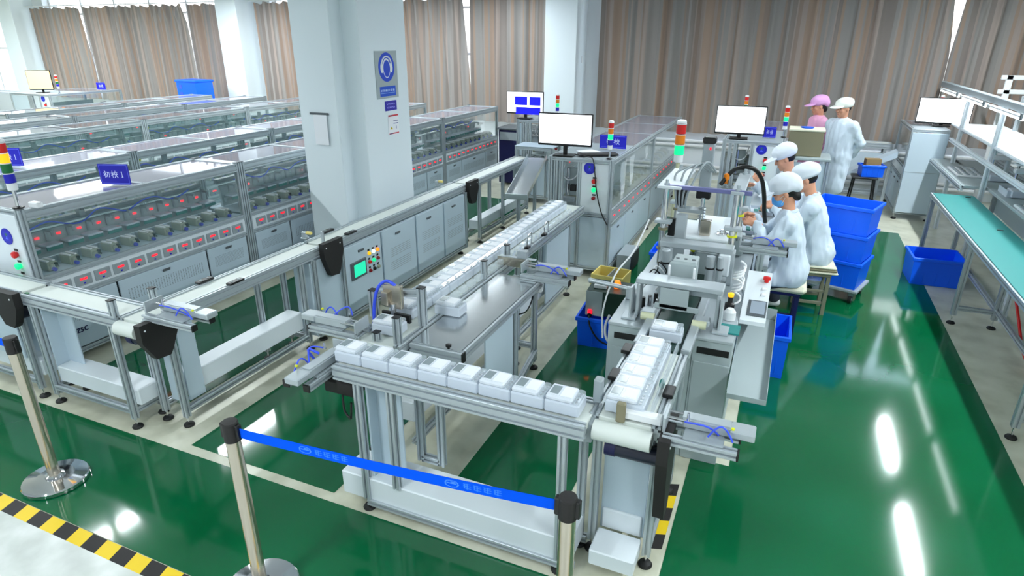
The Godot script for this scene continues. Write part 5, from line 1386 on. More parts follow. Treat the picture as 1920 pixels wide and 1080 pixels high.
# ---------- right bench, trolley, stools ----------
func bench() -> void:
	var b := thing("mat_workbench", "long workbench with a turquoise mat at the right edge", "workbench", V(1.65, 0, 0))
	put("tabletop", g().box(V(0.205, 0.795, -5.9), V(0.41, 0.03, 5.1), 0.004), M.cab_gray, b)
	put("turquoise_mat", g().box(V(0.2, 0.813, -5.9), V(0.395, 0.006, 5.06), 0.002), M.mat_green, b)
	put("edge_profile", ext(g(), V(0.0, 0.79, -3.35), V(0.0, 0.79, -8.45), 0.04, 0.05), M.alu, b)
	for z in [-8.4, -6.47, -4.5]:
		for x in [0.015, 0.33]:
			put("leg", ext(g(), V(x, 0.09, z), V(x, 0.77, z), 0.045, 0.045, V(1, 0, 0)), M.alu, b)
			foot(b, V(x, 0, z), 0.09)
		put("cross_rail", ext(g(), V(0.03, 0.16, z), V(0.31, 0.16, z), 0.04, 0.04), M.alu, b)
	for z in [[-8.4, -6.47], [-6.47, -4.5]]: put("foot_rail", ext(g(), V(0.33, 0.18, z[0]), V(0.33, 0.18, z[1]), 0.04, 0.04), M.alu, b)
	put("drawer_box", g().box(V(0.22, 0.70, -8.1), V(0.22, 0.12, 0.4), 0.004), M.black_matte, b)
	put("red_cable", g().path([V(0.36, 0.5, -6.4), V(0.37, 0.3, -6.1), V(0.39, 0.08, -5.8), V(0.395, 0.02, -5.4), V(0.38, 0.02, -5.0)], 0.012, 8), M.red, b)
	for p in [[0.32, -8.32], [0.30, -6.9]]: put("mat_clip", g().box(V(p[0], 0.818, p[1]), V(0.05, 0.006, 0.02)), M.black, b)
	# rack behind it
	var r := thing("shelf_rack", "white aluminium rack with a bright shelf behind the turquoise bench", "shelf", V(2.11, 0, 0))
	for z in [-10.1, -8.45, -6.7, -5.0]:
		for x in [0.0, 0.58]:
			put("upright", ext(g(), V(x, 0.0, z), V(x, 1.80, z), 0.06, 0.045, V(1, 0, 0)), M.sheet_white if x == 0.0 else M.alu, r)
		put("shelf_arm", ext(g(), V(0.03, 1.325, z), V(0.55, 1.325, z), 0.04, 0.04), M.sheet_white, r)
	put("lamp_beam", g().box(V(-0.02, 1.835, -8.0), V(0.07, 0.075, 7.6), 0.006), M.gray, r)
	put("back_beam", ext(g(), V(0.58, 1.55, -11.8), V(0.58, 1.55, -4.2), 0.04, 0.05), M.sheet_white, r)
	put("front_rail", ext(g(), V(-0.03, 1.185, -10.4), V(-0.03, 1.185, -4.2), 0.04, 0.05), M.sheet_white, r)
	put("shelf_board", g().box(V(0.29, 1.36, -7.6), V(0.60, 0.025, 6.2), 0.005), M.sheet_white, r)
	put("lower_deck", g().box(V(0.30, 0.90, -7.4), V(0.50, 0.03, 6.0), 0.004), M.cab_gray, r)
	put("deck_end", g().box(V(-0.04, 0.90, -9.45), V(0.30, 0.03, 1.9), 0.004), M.cab_gray, r)
	put("deck_rail", ext(g(), V(-0.19, 0.88, -8.5), V(-0.19, 0.88, -10.4), 0.04, 0.06), M.alu, r)
	put("deck_rail", ext(g(), V(0.54, 0.95, -10.4), V(0.54, 0.95, -4.4), 0.04, 0.06), M.alu, r)
	put("back_sheet", g().box(V(0.61, 0.55, -7.4), V(0.01, 0.5, 5.8)), M.sheet, r)
	put("dark_panel", g().box(V(0.63, 1.1, -7.0), V(0.01, 0.32, 2.4)), M.black_matte, r)
	for k in 4:
		var z := -10.9 + 1.42 * k
		var t := thing("tube_lamp", "glowing tube lamp under the grey rack beam, %s from the far end" % ordinal(k), "lamp", V(2.03, 1.765, z), 0.0, "tube lamps under the rack beam")
		put("lamp_housing", g().box(V(0, 0.016, 0), V(0.05, 0.02, 1.22), 0.004), M.white, t)
		put("glow_tube", g().tube(V(0, -0.008, -0.58), V(0, -0.008, 0.58), 0.015, 0.015, 12), M.tube, t)
		put("clamp", g().box(V(-0.03, 0.02, 0.62), V(0.02, 0.06, 0.03), 0.003), M.gray_dark, t)
		var l := AreaLight3D.new()
		l.name = "lamp_light"; l.area_size = Vector2(0.05, 1.16); l.rotation.x = -PI / 2; l.position = V(0, -0.03, 0)
		l.light_energy = LAMP * 0.012; l.shadow_enabled = true; l.light_color = Color(0.95, 0.98, 1.0)
		t.add_child(l)
	var fr := thing("storage_rack", "white rack of crossed bars behind the right rack, before the curtains", "frame", V(2.75, 0, -11.2))
	for y in [1.97, 1.78]: put("bar", g().box(V(1.2, y, 0), V(2.6, 0.06, 0.05), 0.006), M.white, fr)
	for x in [0.0, 0.55, 1.4, 2.4]: put("upright", g().box(V(x, 1.0, 0), V(0.08, 2.0, 0.05), 0.006), M.white, fr)
	# things on the lower deck and bench
	var lab := ["white tray of round pieces on the rack deck, farthest of the row of white trays", "white tray of round pieces on the rack deck, nearer than the press", "white tray of round pieces on the rack deck at the right picture edge"]
	var zs := [-9.35, -7.25, -5.7]
	for k in 3:
		var t := thing("piece_tray", lab[k], "tray", V([2.12, 2.33, 2.33][k], 0.916, zs[k]), 0.0, "white trays on the rack deck")
		put("tray_body", g().box(V(0, 0.012, 0), V(0.30, 0.024, 0.62), 0.005), M.white, t)
		for i in 4:
			for j in 8: put("round_piece", g().tube(V(-0.11 + 0.073 * i, 0.024, -0.26 + 0.075 * j), V(-0.11 + 0.073 * i, 0.034, -0.26 + 0.075 * j), 0.024, 0.022, 10), M.gray, t)
	for k in 3:
		var z := -8.95 + 0.9 * k
		var t := thing("hand_press", "small white press on the rack deck, %s from the far end" % ordinal(k), "press", V(2.36, 0.916, z), 0.0, "small presses on the rack deck")
		put("base", g().box(V(0, 0.04, 0), V(0.22, 0.07, 0.2), 0.008), M.meter, t)
		put("column", g().tube(V(0.05, 0.07, 0), V(0.05, 0.30, 0), 0.025, 0.025, 14), M.alu, t)
		put("arm", g().box(V(-0.02, 0.27, 0), V(0.2, 0.05, 0.08), 0.01), M.white, t)
		put("ram", g().tube(V(-0.09, 0.12, 0), V(-0.09, 0.34, 0), 0.014, 0.014, 12), M.chrome, t)
		put("disc", g().lathe(V(-0.09, 0.33, 0), [[0, 0], [0.045, 0], [0.045, 0.018], [0, 0.02]], 16), M.white, t)
		put("disc", g().lathe(V(0.05, 0.31, 0), [[0, 0], [0.06, 0], [0.06, 0.018], [0, 0.02]], 16), M.white, t)
	for k in 2:
		var t := thing("white_carton", "open white carton holding grey parts on the rack deck, %s" % ["just right of the second upright" if k == 0 else "close to the picture edge"], "carton", V(2.32, 0.916, [-8.15, -6.2][k]), 0.0)
		put("bottom", g().box(V(0, 0.005, 0), V(0.20, 0.01, 0.34)), M.meter, t)
		for e in [[0.0, 0.168, 0.2, 0.006], [0.0, -0.168, 0.2, 0.006], [0.098, 0.0, 0.006, 0.33], [-0.098, 0.0, 0.006, 0.33]]:
			put("side", g().box(V(e[0], 0.035, e[1]), V(e[2], 0.07, e[3])), M.meter, t)
		for i in 5: put("gray_part", g().box(V(-0.05 + 0.03 * (i % 3), 0.03, -0.12 + 0.055 * i), V(0.06, 0.04, 0.04), 0.006), M.olive if i % 2 else M.gray, t)
	bin("open blue bin on the floor in front of the turquoise bench", V(1.68, 0.003, -7.70), 0.04, V(0.48, 0.30, 0.44), "")
	# trolley
	var th := -0.33
	var tr := thing("trolley", "grey trolley carrying a stack of three blue bins", "trolley", V(0.655, 0, -6.86), th)
	put("platform", g().box(V(0, 0.135, 0), V(0.60, 0.03, 0.44), 0.006), M.gray, tr)
	for x in [-0.24, 0.24]:
		for z in [-0.17, 0.17]:
			var c := put("caster_fork", g().box(V(x, 0.10, z), V(0.05, 0.05, 0.04), 0.006), M.alu_dark, tr)
			put("wheel", g().tube(V(x - 0.015, 0.045, z), V(x + 0.015, 0.045, z), 0.042, 0.042, 20), M.rubber, c)
			put("hub", g().tube(V(x - 0.017, 0.045, z), V(x + 0.017, 0.045, z), 0.018, 0.018, 14), M.gray, c)
	var pos := ["lowest", "middle one", "topmost"]
	for k in 3:
		bin("big blue bin, %s of the stack of three on the grey trolley" % pos[k], V(0.655, 0.152 + 0.2735 * k, -6.86), th, V(0.56, 0.272, 0.41), "stacked blue bins on the trolley")
	# stools
	var s1 := thing("stool", "dark blue legged stool with a pale quilted cushion under the masked worker", "stool", V(0.165, 0, -5.64), 0.0)
	put("seat_board", g().box(V(0, 0.415, 0), V(0.30, 0.03, 0.28), 0.006), M.navy, s1)
	for x in [-1, 1]:
		for z in [-1, 1]: put("leg", g().box(V(x * 0.125, 0.2, z * 0.115), V(0.04, 0.40, 0.04), 0.004), M.navy, s1)
	for z in [-1, 1]: put("stretcher", g().box(V(0, 0.12, z * 0.115), V(0.22, 0.03, 0.025), 0.003), M.navy, s1)
	put("cushion", g().box(V(0.01, 0.462, 0), V(0.36, 0.065, 0.34), 0.03), M.cushion, s1)
	var s2 := thing("stool", "grey wooden stool with folded cushions under the second seated worker", "stool", V(0.43, 0, -6.30), 0.1)
	put("seat_board", g().box(V(0, 0.40, 0), V(0.28, 0.03, 0.28), 0.004), M.wood_gray, s2)
	for x in [-1, 1]:
		for z in [-1, 1]: put("leg", g().box(V(x * 0.12, 0.19, z * 0.12), V(0.035, 0.39, 0.035), 0.003), M.wood_gray, s2)
	for z in [-1, 1]:
		put("stretcher", g().box(V(0, 0.12, z * 0.12), V(0.21, 0.03, 0.02), 0.003), M.wood_gray, s2)
		put("stretcher", g().box(V(0, 0.24, z * 0.12), V(0.21, 0.025, 0.02), 0.003), M.wood_gray, s2)
	for k in 3: put("folded_cushion", g().box(V(0.01, 0.43 + 0.026 * k, 0.0), V(0.36 - 0.02 * k, 0.024, 0.33), 0.011), M.cushion if k != 1 else M.khaki, s2)
	put("plastic_bag", g().ball(V(0, 0.32, 0.02), V(0.09, 0.065, 0.09), 9, 6), M.clear, s2)
	var s3 := thing("stool", "dark stool under the third seated worker, hidden behind the others", "stool", V(0.19, 0, -7.12), 0.0)
	put("seat_board", g().box(V(0, 0.45, 0), V(0.30, 0.05, 0.28), 0.012), M.navy, s3)
	for x in [-1, 1]:
		for z in [-1, 1]: put("leg", g().box(V(x * 0.125, 0.215, z * 0.115), V(0.035, 0.43, 0.035), 0.004), M.navy, s3)

# ---------- people ----------
class Field:
	var o: Vector3
	var c: float
	var n: Vector3i
	var d: PackedFloat32Array
	func _init(lo: Vector3, hi: Vector3, cell: float) -> void:
		o = lo; c = cell
		n = Vector3i(((hi - lo) / cell).ceil()) + Vector3i.ONE
		d.resize(n.x * n.y * n.z)
		d.fill(9.0)
	func bone(a: Vector3, b: Vector3, ra: float, rb: float, k := 0.03) -> void:
		var m := maxf(ra, rb) + k + c * 2
		var lo := Vector3i(((a.min(b) - Vector3.ONE * m - o) / c).floor()).clamp(Vector3i.ZERO, n - Vector3i.ONE)
		var hi := Vector3i(((a.max(b) + Vector3.ONE * m - o) / c).ceil()).clamp(Vector3i.ZERO, n - Vector3i.ONE)
		var ab := b - a
		var l2 := maxf(ab.length_squared(), 1e-9)
		for z in range(lo.z, hi.z + 1):
			for y in range(lo.y, hi.y + 1):
				var i := (z * n.y + y) * n.x + lo.x
				for x in range(lo.x, hi.x + 1):
					var p := o + Vector3(x, y, z) * c - a
					var h := clampf(p.dot(ab) / l2, 0.0, 1.0)
					var e := (p - ab * h).length() - lerpf(ra, rb, h)
					var q := d[i]
					var t := clampf(0.5 + 0.5 * (q - e) / k, 0.0, 1.0)
					d[i] = lerpf(q, e, t) - k * t * (1.0 - t)
					i += 1
	func ell(ce: Vector3, r: Vector3, k := 0.03, b := Basis.IDENTITY) -> void:
		var m := maxf(r.x, maxf(r.y, r.z)) + k + c * 2
		var lo := Vector3i(((ce - Vector3.ONE * m - o) / c).floor()).clamp(Vector3i.ZERO, n - Vector3i.ONE)
		var hi := Vector3i(((ce + Vector3.ONE * m - o) / c).ceil()).clamp(Vector3i.ZERO, n - Vector3i.ONE)
		var bi := b.inverse()
		for z in range(lo.z, hi.z + 1):
			for y in range(lo.y, hi.y + 1):
				var i := (z * n.y + y) * n.x + lo.x
				for x in range(lo.x, hi.x + 1):
					var p := bi * (o + Vector3(x, y, z) * c - ce)
					var k0 := (p / r).length()
					var k1 := (p / (r * r)).length()
					var e := k0 * (k0 - 1.0) / maxf(k1, 1e-6)
					var q := d[i]
					var t := clampf(0.5 + 0.5 * (q - e) / k, 0.0, 1.0)
					d[i] = lerpf(q, e, t) - k * t * (1.0 - t)
					i += 1
	func rough(amp: float, freq: float, seed_: int, stretch := Vector3.ONE) -> void:
		var f := FastNoiseLite.new()
		f.seed = seed_; f.frequency = freq; f.fractal_octaves = 2
		for z in n.z:
			for y in n.y:
				for x in n.x:
					var i := (z * n.y + y) * n.x + x
					if absf(d[i]) < 0.05:
						var p := (o + Vector3(x, y, z) * c) * stretch
						d[i] += amp * f.get_noise_3d(p.x, p.y, p.z)
	func cut_below(y0: float) -> void:
		for z in n.z:
			for y in n.y:
				var e := y0 - (o.y + y * c)
				for x in n.x:
					var i := (z * n.y + y) * n.x + x
					d[i] = maxf(d[i], e)
	func into(g: Object) -> void:
		var id := PackedInt32Array()
		id.resize(d.size()); id.fill(-1)
		var vs := PackedVector3Array()
		var sy := n.x
		var sz := n.x * n.y
		var offs := [0, 1, sy, sy + 1, sz, sz + 1, sz + sy, sz + sy + 1]
		var ed := [[0, 1], [2, 3], [4, 5], [6, 7], [0, 2], [1, 3], [4, 6], [5, 7], [0, 4], [1, 5], [2, 6], [3, 7]]
		for z in n.z - 1:
			for y in n.y - 1:
				for x in n.x - 1:
					var i := z * sz + y * sy + x
					var s := int(d[i] < 0) + int(d[i + 1] < 0) + int(d[i + sy] < 0) + int(d[i + sy + 1] < 0) + int(d[i + sz] < 0) + int(d[i + sz + 1] < 0) + int(d[i + sz + sy] < 0) + int(d[i + sz + sy + 1] < 0)
					if s == 0 or s == 8: continue
					var acc := Vector3.ZERO
					var cnt := 0
					for e in ed:
						var a: float = d[i + offs[e[0]]]
						var b: float = d[i + offs[e[1]]]
						if (a < 0) != (b < 0):
							var t := a / (a - b)
							var pa := Vector3(e[0] & 1, (e[0] >> 1) & 1, e[0] >> 2)
							var pb := Vector3(e[1] & 1, (e[1] >> 1) & 1, e[1] >> 2)
							acc += pa.lerp(pb, t); cnt += 1
					id[i] = vs.size()
					vs.append(o + (Vector3(x, y, z) + acc / cnt) * c)
		var quads := PackedInt32Array()
		for z in range(1, n.z - 1):
			for y in range(1, n.y - 1):
				for x in range(1, n.x - 1):
					var i := z * sz + y * sy + x
					var s0 := d[i] < 0
					if s0 != (d[i + 1] < 0):
						var q := [id[i], id[i - sy], id[i - sy - sz], id[i - sz]]
						if s0: q.reverse()
						quads.append_array(PackedInt32Array(q))
					if s0 != (d[i + sy] < 0):
						var q := [id[i], id[i - sz], id[i - sz - 1], id[i - 1]]
						if s0: q.reverse()
						quads.append_array(PackedInt32Array(q))
					if s0 != (d[i + sz] < 0):
						var q := [id[i], id[i - 1], id[i - 1 - sy], id[i - sy]]
						if s0: q.reverse()
						quads.append_array(PackedInt32Array(q))
		var nn := PackedVector3Array()
		nn.resize(vs.size())
		for k in range(0, quads.size(), 4):
			if quads[k] < 0 or quads[k + 1] < 0 or quads[k + 2] < 0 or quads[k + 3] < 0: continue
			var m := (vs[quads[k + 2]] - vs[quads[k]]).cross(vs[quads[k + 3]] - vs[quads[k + 1]])
			for j in 4: nn[quads[k + j]] += m
		for k in nn.size(): nn[k] = nn[k].normalized()
		for k in range(0, quads.size(), 4):
			if quads[k] < 0 or quads[k + 1] < 0 or quads[k + 2] < 0 or quads[k + 3] < 0: continue
			var a := quads[k]; var b := quads[k + 1]; var e := quads[k + 2]; var f := quads[k + 3]
			g.stri(vs[a], vs[b], vs[e], nn[a], nn[b], nn[e])
			g.stri(vs[a], vs[e], vs[f], nn[a], nn[e], nn[f])

func ik(a: Vector3, b: Vector3, l1: float, l2: float, pole: Vector3) -> Vector3:
	var d := b - a
	var L := clampf(d.length(), 0.05, l1 + l2 - 0.002)
	var u := d.normalized()
	var x := (l1 * l1 - l2 * l2 + L * L) / (2 * L)
	var h := sqrt(maxf(l1 * l1 - x * x, 0.0))
	var pp := (pole - u * pole.dot(u)).normalized()
	return a + u * x + pp * h

# P: hip, lean vectors, hands, feet in the person's own axes (+z is forward, +x the left hand side)
func person(label, p: Vector3, yaw: float, P: Dictionary) -> Node3D:
	var t := thing("person", label, "person", p, yaw)
	var seated: bool = P.seated
	var hip: Vector3 = P.hip
	var nb: Vector3 = P.neck                       # base of the neck
	var up := (nb - hip).normalized()
	var chest := hip.lerp(nb, 0.66)
	var sw: float = P.get("sw", 0.165)
	var hc: Vector3 = P.head
	var hb := Basis.from_euler(P.get("look", Vector3.ZERO))
	var sh := []; var el := []; var wr := []; var kn := []; var an := []; var hpj := []
	for s in [1, -1]:
		var i := 0 if s == 1 else 1
		var a: Vector3 = nb + V(s * sw, -0.055, 0.0) + P.get("sh_off", [Vector3.ZERO, Vector3.ZERO])[i]
		var w: Vector3 = P.hands[i]
		sh.append(a)
		el.append(ik(a, w, 0.275, 0.245, P.get("poles", [V(0.5, -1, -0.3), V(-0.5, -1, -0.3)])[i]))
		wr.append(w)
		hpj.append(hip + V(s * 0.09, -0.02, 0))
		an.append(P.feet[i])
		kn.append(ik(hip + V(s * 0.09, -0.02, 0), P.feet[i], 0.42, 0.40, V(0, 0.3, 1)))
	# body: one continuous skin
	var m := g()
	var lo := V(-0.5, -0.02, -0.4); var hi := V(0.5, 1.75, 0.75)
	var f := Field.new(lo, hi, 0.016)
	f.bone(hip, chest, 0.095, 0.105, 0.05); f.bone(chest, nb, 0.10, 0.05, 0.05)
	f.bone(nb, hc + hb * V(0, -0.06, -0.015), 0.047, 0.048, 0.02)
	for i in 2:
		f.bone(nb - up * 0.04, sh[i], 0.045, 0.045, 0.03)
		f.bone(sh[i], el[i], 0.045, 0.038, 0.02); f.bone(el[i], wr[i], 0.038, 0.026, 0.02)
		f.bone(hip, hpj[i], 0.09, 0.085, 0.03); f.bone(hpj[i], kn[i], 0.078, 0.055, 0.02); f.bone(kn[i], an[i], 0.052, 0.036, 0.02)
	f.into(m)
	# head
	f = Field.new(hc - Vector3.ONE * 0.17, hc + Vector3.ONE * 0.17, 0.0055)
	f.ell(hc + hb * V(0, 0.025, -0.008), V(0.076, 0.098, 0.094), 0.01, hb)
	f.ell(hc + hb * V(0, -0.045, 0.022), V(0.058, 0.066, 0.066), 0.03, hb)
	f.bone(hc + hb * V(0, 0.005, 0.086), hc + hb * V(0, -0.028, 0.098), 0.008, 0.013, 0.012)
	f.bone(hc + hb * V(-0.018, -0.066, 0.078), hc + hb * V(0.018, -0.066, 0.078), 0.010, 0.010, 0.012)
	f.bone(hc + hb * V(0, -0.10, 0.062), hc + hb * V(0, -0.10, 0.064), 0.018, 0.018, 0.02)
	for s in [-1, 1]:
		f.ell(hc + hb * V(s * 0.077, -0.008, -0.004), V(0.011, 0.031, 0.019), 0.008, hb)
		f.ell(hc + hb * V(s * 0.038, -0.026, 0.062), V(0.026, 0.02, 0.02), 0.02, hb)
		f.bone(hc + hb * V(s * 0.012, 0.028, 0.082), hc + hb * V(s * 0.05, 0.028, 0.066), 0.008, 0.006, 0.012)
	f.bone(hc + hb * V(0, -0.05, -0.02), nb, 0.052, 0.05, 0.02)
	f.into(m)
	# hands
	for i in 2:
		var s := 1.0 if i == 0 else -1.0
		var fw: Vector3 = (P.hdir[i] as Vector3).normalized()
		var bk: Vector3 = P.get("hback", [UP, UP])[i]
		bk = (bk - fw * bk.dot(fw)).normalized()
		var sd := bk.cross(fw) * -s               # thumb side
		var w: Vector3 = wr[i]
		var cc := w + fw * 0.08
		f = Field.new(cc - Vector3.ONE * 0.13, cc + Vector3.ONE * 0.13, 0.0045)
		f.bone(w - fw * 0.03, w + fw * 0.02, 0.026, 0.026, 0.01)
		for k in 4:
			var off: float = 0.028 - 0.0187 * k
			f.bone(w + fw * 0.018 + sd * off * 0.6, w + fw * 0.085 + sd * off, 0.015, 0.0125, 0.008)
			var ln: float = [0.030, 0.034, 0.031, 0.024][k]
			var cu: float = P.get("curl", 0.55) + 0.06 * k
			var a: Vector3 = w + fw * 0.085 + sd * off
			var dir := fw
			for j in 3:
				dir = dir.rotated(sd * s * 1.0, cu * (1.0 if j else 0.8) * (1.0 if dir.rotated(sd * s, 0.1).dot(bk) < dir.dot(bk) else -1.0))
				var e: Vector3 = a + dir * ln * (1.0 - 0.15 * j)
				f.bone(a, e, 0.0092 - 0.0006 * j, 0.0086 - 0.0008 * j, 0.003)
				a = e
		var th := w + fw * 0.028 + sd * 0.026
		var t1 := th + (fw * 0.65 + sd * 0.7 - bk * 0.35).normalized() * 0.036
		var t2 := t1 + (fw * 0.85 + sd * 0.2 - bk * 0.45).normalized() * 0.032
		f.bone(th, t1, 0.0125, 0.0105, 0.006); f.bone(t1, t2, 0.0105, 0.0085, 0.003)
		f.into(m)
	put("body", m, M.skin, t)
	# coat
	m = g()
	f = Field.new(V(-0.5, 0.28, -0.42), V(0.5, 1.6, 0.72), 0.0125)
	f.ell(chest, V(sw + 0.02, 0.22, 0.125), 0.05, Basis(Quaternion(UP, up)))
	f.ell(hip.lerp(nb, 0.28), V(sw + 0.012, 0.24, 0.135), 0.06, Basis(Quaternion(UP, up)))
	f.ell(hip + V(0, 0.02, -0.01), V(0.185, 0.15, 0.15), 0.05)
	for i in 2:
		f.bone(nb - up * 0.035, sh[i], 0.062, 0.066, 0.05)
		f.bone(sh[i], el[i], 0.068, 0.060, 0.03); f.bone(el[i], wr[i].lerp(el[i], 0.04), 0.060, 0.046, 0.02)
		if seated: f.bone(hpj[i] + V(0, 0.0, -0.02), hpj[i].lerp(kn[i], 0.75), 0.105, 0.095, 0.05)
		else: f.bone(hpj[i], hpj[i].lerp(kn[i], P.get("skirt", 0.55)), 0.115, 0.125, 0.06)
	f.rough(0.010, 4.5, int(p.z * 100), V(1.3, 0.5, 1.3)); f.rough(0.015, 12.0, int(p.z * 77), V(1.3, 0.38, 1.3))
	if seated: f.cut_below(P.get("hem", 0.49))
	f.into(m)
	var coat := put("coat", m, M[P.coat], t)
	var ring := []
	for k in 15:
		var a := lerpf(-2.6, 2.6, k / 14.0)
		ring.append(nb + Basis(Quaternion(UP, up)) * V(0.068 * sin(a), 0.016 + 0.012 * cos(a), -0.066 * cos(a) + 0.004))
	put("collar", g().path(ring, 0.017, 8), M[P.coat], coat)
	# trousers and shoes
	m = g()
	f = Field.new(V(-0.3, 0.02, -0.3), V(0.3, 1.0, 0.65), 0.016)
	for i in 2:
		f.bone(hip, hpj[i], 0.10, 0.095, 0.03); f.bone(hpj[i], kn[i], 0.092, 0.07, 0.02); f.bone(kn[i], an[i] + V(0, 0.01, 0), 0.07, 0.06, 0.02)
	f.into(m)
	put("trousers", m, M[P.trousers], t)
	for i in 2:
		var sm := g()
		f = Field.new(an[i] - V(0.09, 0.10, 0.12), an[i] + V(0.09, 0.10, 0.24), 0.012)
		f.bone(an[i] + V(0, -0.035, -0.03), an[i] + V(0, -0.04, 0.13), 0.042, 0.036, 0.02)
		f.bone(an[i], an[i] + V(0, -0.03, 0), 0.045, 0.045, 0.02)
		f.into(sm)
		put("shoe", sm, M.white, t)
	# face details
	for s in [-1, 1]:
		put("eye", g().ball(hc + hb * V(s * 0.032, 0.008, 0.078), V(0.012, 0.006, 0.006), 12, 8, hb), M.hair, t)
		put("eyebrow", g().ball(hc + hb * V(s * 0.033, 0.030, 0.080), V(0.018, 0.004, 0.005), 10, 6, hb), M.hair, t)
	put("mouth", g().ball(hc + hb * V(0, -0.067, 0.0865), V(0.022, 0.005, 0.004), 12, 8, hb), std("lips", Color(0.70, 0.38, 0.36), 0.5) if not M.has("lips") else M.lips, t)
	# hair below the cap
	var hm := g()
	f = Field.new(hc - Vector3.ONE * 0.19, hc + Vector3.ONE * 0.16, 0.008)
	f.ell(hc + hb * V(0, 0.02, -0.022), V(0.082, 0.085, 0.088), 0.01, hb)
	if P.get("bun", false): f.ell(hc + hb * V(0, -0.05, -0.085), V(0.06, 0.05, 0.035), 0.03, hb)
	f.into(hm)
	put("hair", hm, M.hair, t)
	# cap: crown, band and peak
	var cap := put("cap", null, M[P.cap], t)
	m = g()
	f = Field.new(hc - V(0.2, 0.15, 0.24), hc + V(0.2, 0.24, 0.26), 0.008)
	f.ell(hc + hb * V(0, 0.075, -0.018), V(0.106, P.get("crown", 0.085), 0.126), 0.02, hb)
	f.ell(hc + hb * V(0, 0.045, -0.012), V(0.10, 0.046, 0.12), 0.02, hb)
	if P.get("bun", false): f.ell(hc + hb * V(0, 0.03, -0.10), V(0.075, 0.06, 0.05), 0.04, hb)
	f.rough(0.006, 9.0, 5)
	f.into(m)
	cap.mesh = m.mesh()
	var pk := g()
	var poly := PackedVector2Array()
	for k in 17:
		var a := PI * k / 16.0
		poly.append(Vector2(0.094 * cos(a), 0.125 * pow(sin(a), 0.7)))
	var fz := hb * Basis(Vector3.RIGHT, 0.22)
	var c0 := hc + hb * V(0, 0.047, 0.078)
	for k in 16:
		var a := c0 + fz * V(poly[k].x, 0.012 - 1.6 * poly[k].x * poly[k].x, poly[k].y); var b := c0 + fz * V(poly[k + 1].x, 0.012 - 1.6 * poly[k + 1].x * poly[k + 1].x, poly[k + 1].y)
		var c := c0 + fz * V(0, 0.012, 0.0)
		var dn := fz * V(0, -0.006, 0)
		pk.tri(c, a, b); pk.tri(c + dn, b + dn, a + dn); pk.quad(a, a + dn, b + dn, b)
	put("peak", pk, M[P.cap], cap)
	if P.get("mask", false):
		var mm := g()
		f = Field.new(hc - Vector3.ONE * 0.16, hc + Vector3.ONE * 0.16, 0.006)
		f.ell(hc + hb * V(0, -0.058, 0.050), V(0.062, 0.052, 0.056), 0.02, hb)
		f.bone(hc + hb * V(0, -0.02, 0.09), hc + hb * V(0, -0.06, 0.10), 0.016, 0.012, 0.02)
		f.into(mm)
		var mk := put("face_mask", mm, M.mask, t)
		for s in [-1, 1]: put("ear_loop", g().path([hc + hb * V(s * 0.055, -0.035, 0.06), hc + hb * V(s * 0.075, -0.01, 0.02), hc + hb * V(s * 0.083, 0.0, -0.01), hc + hb * V(s * 0.078, -0.03, 0.01), hc + hb * V(s * 0.055, -0.08, 0.05)], 0.002, 6), M.white, mk)
	return t

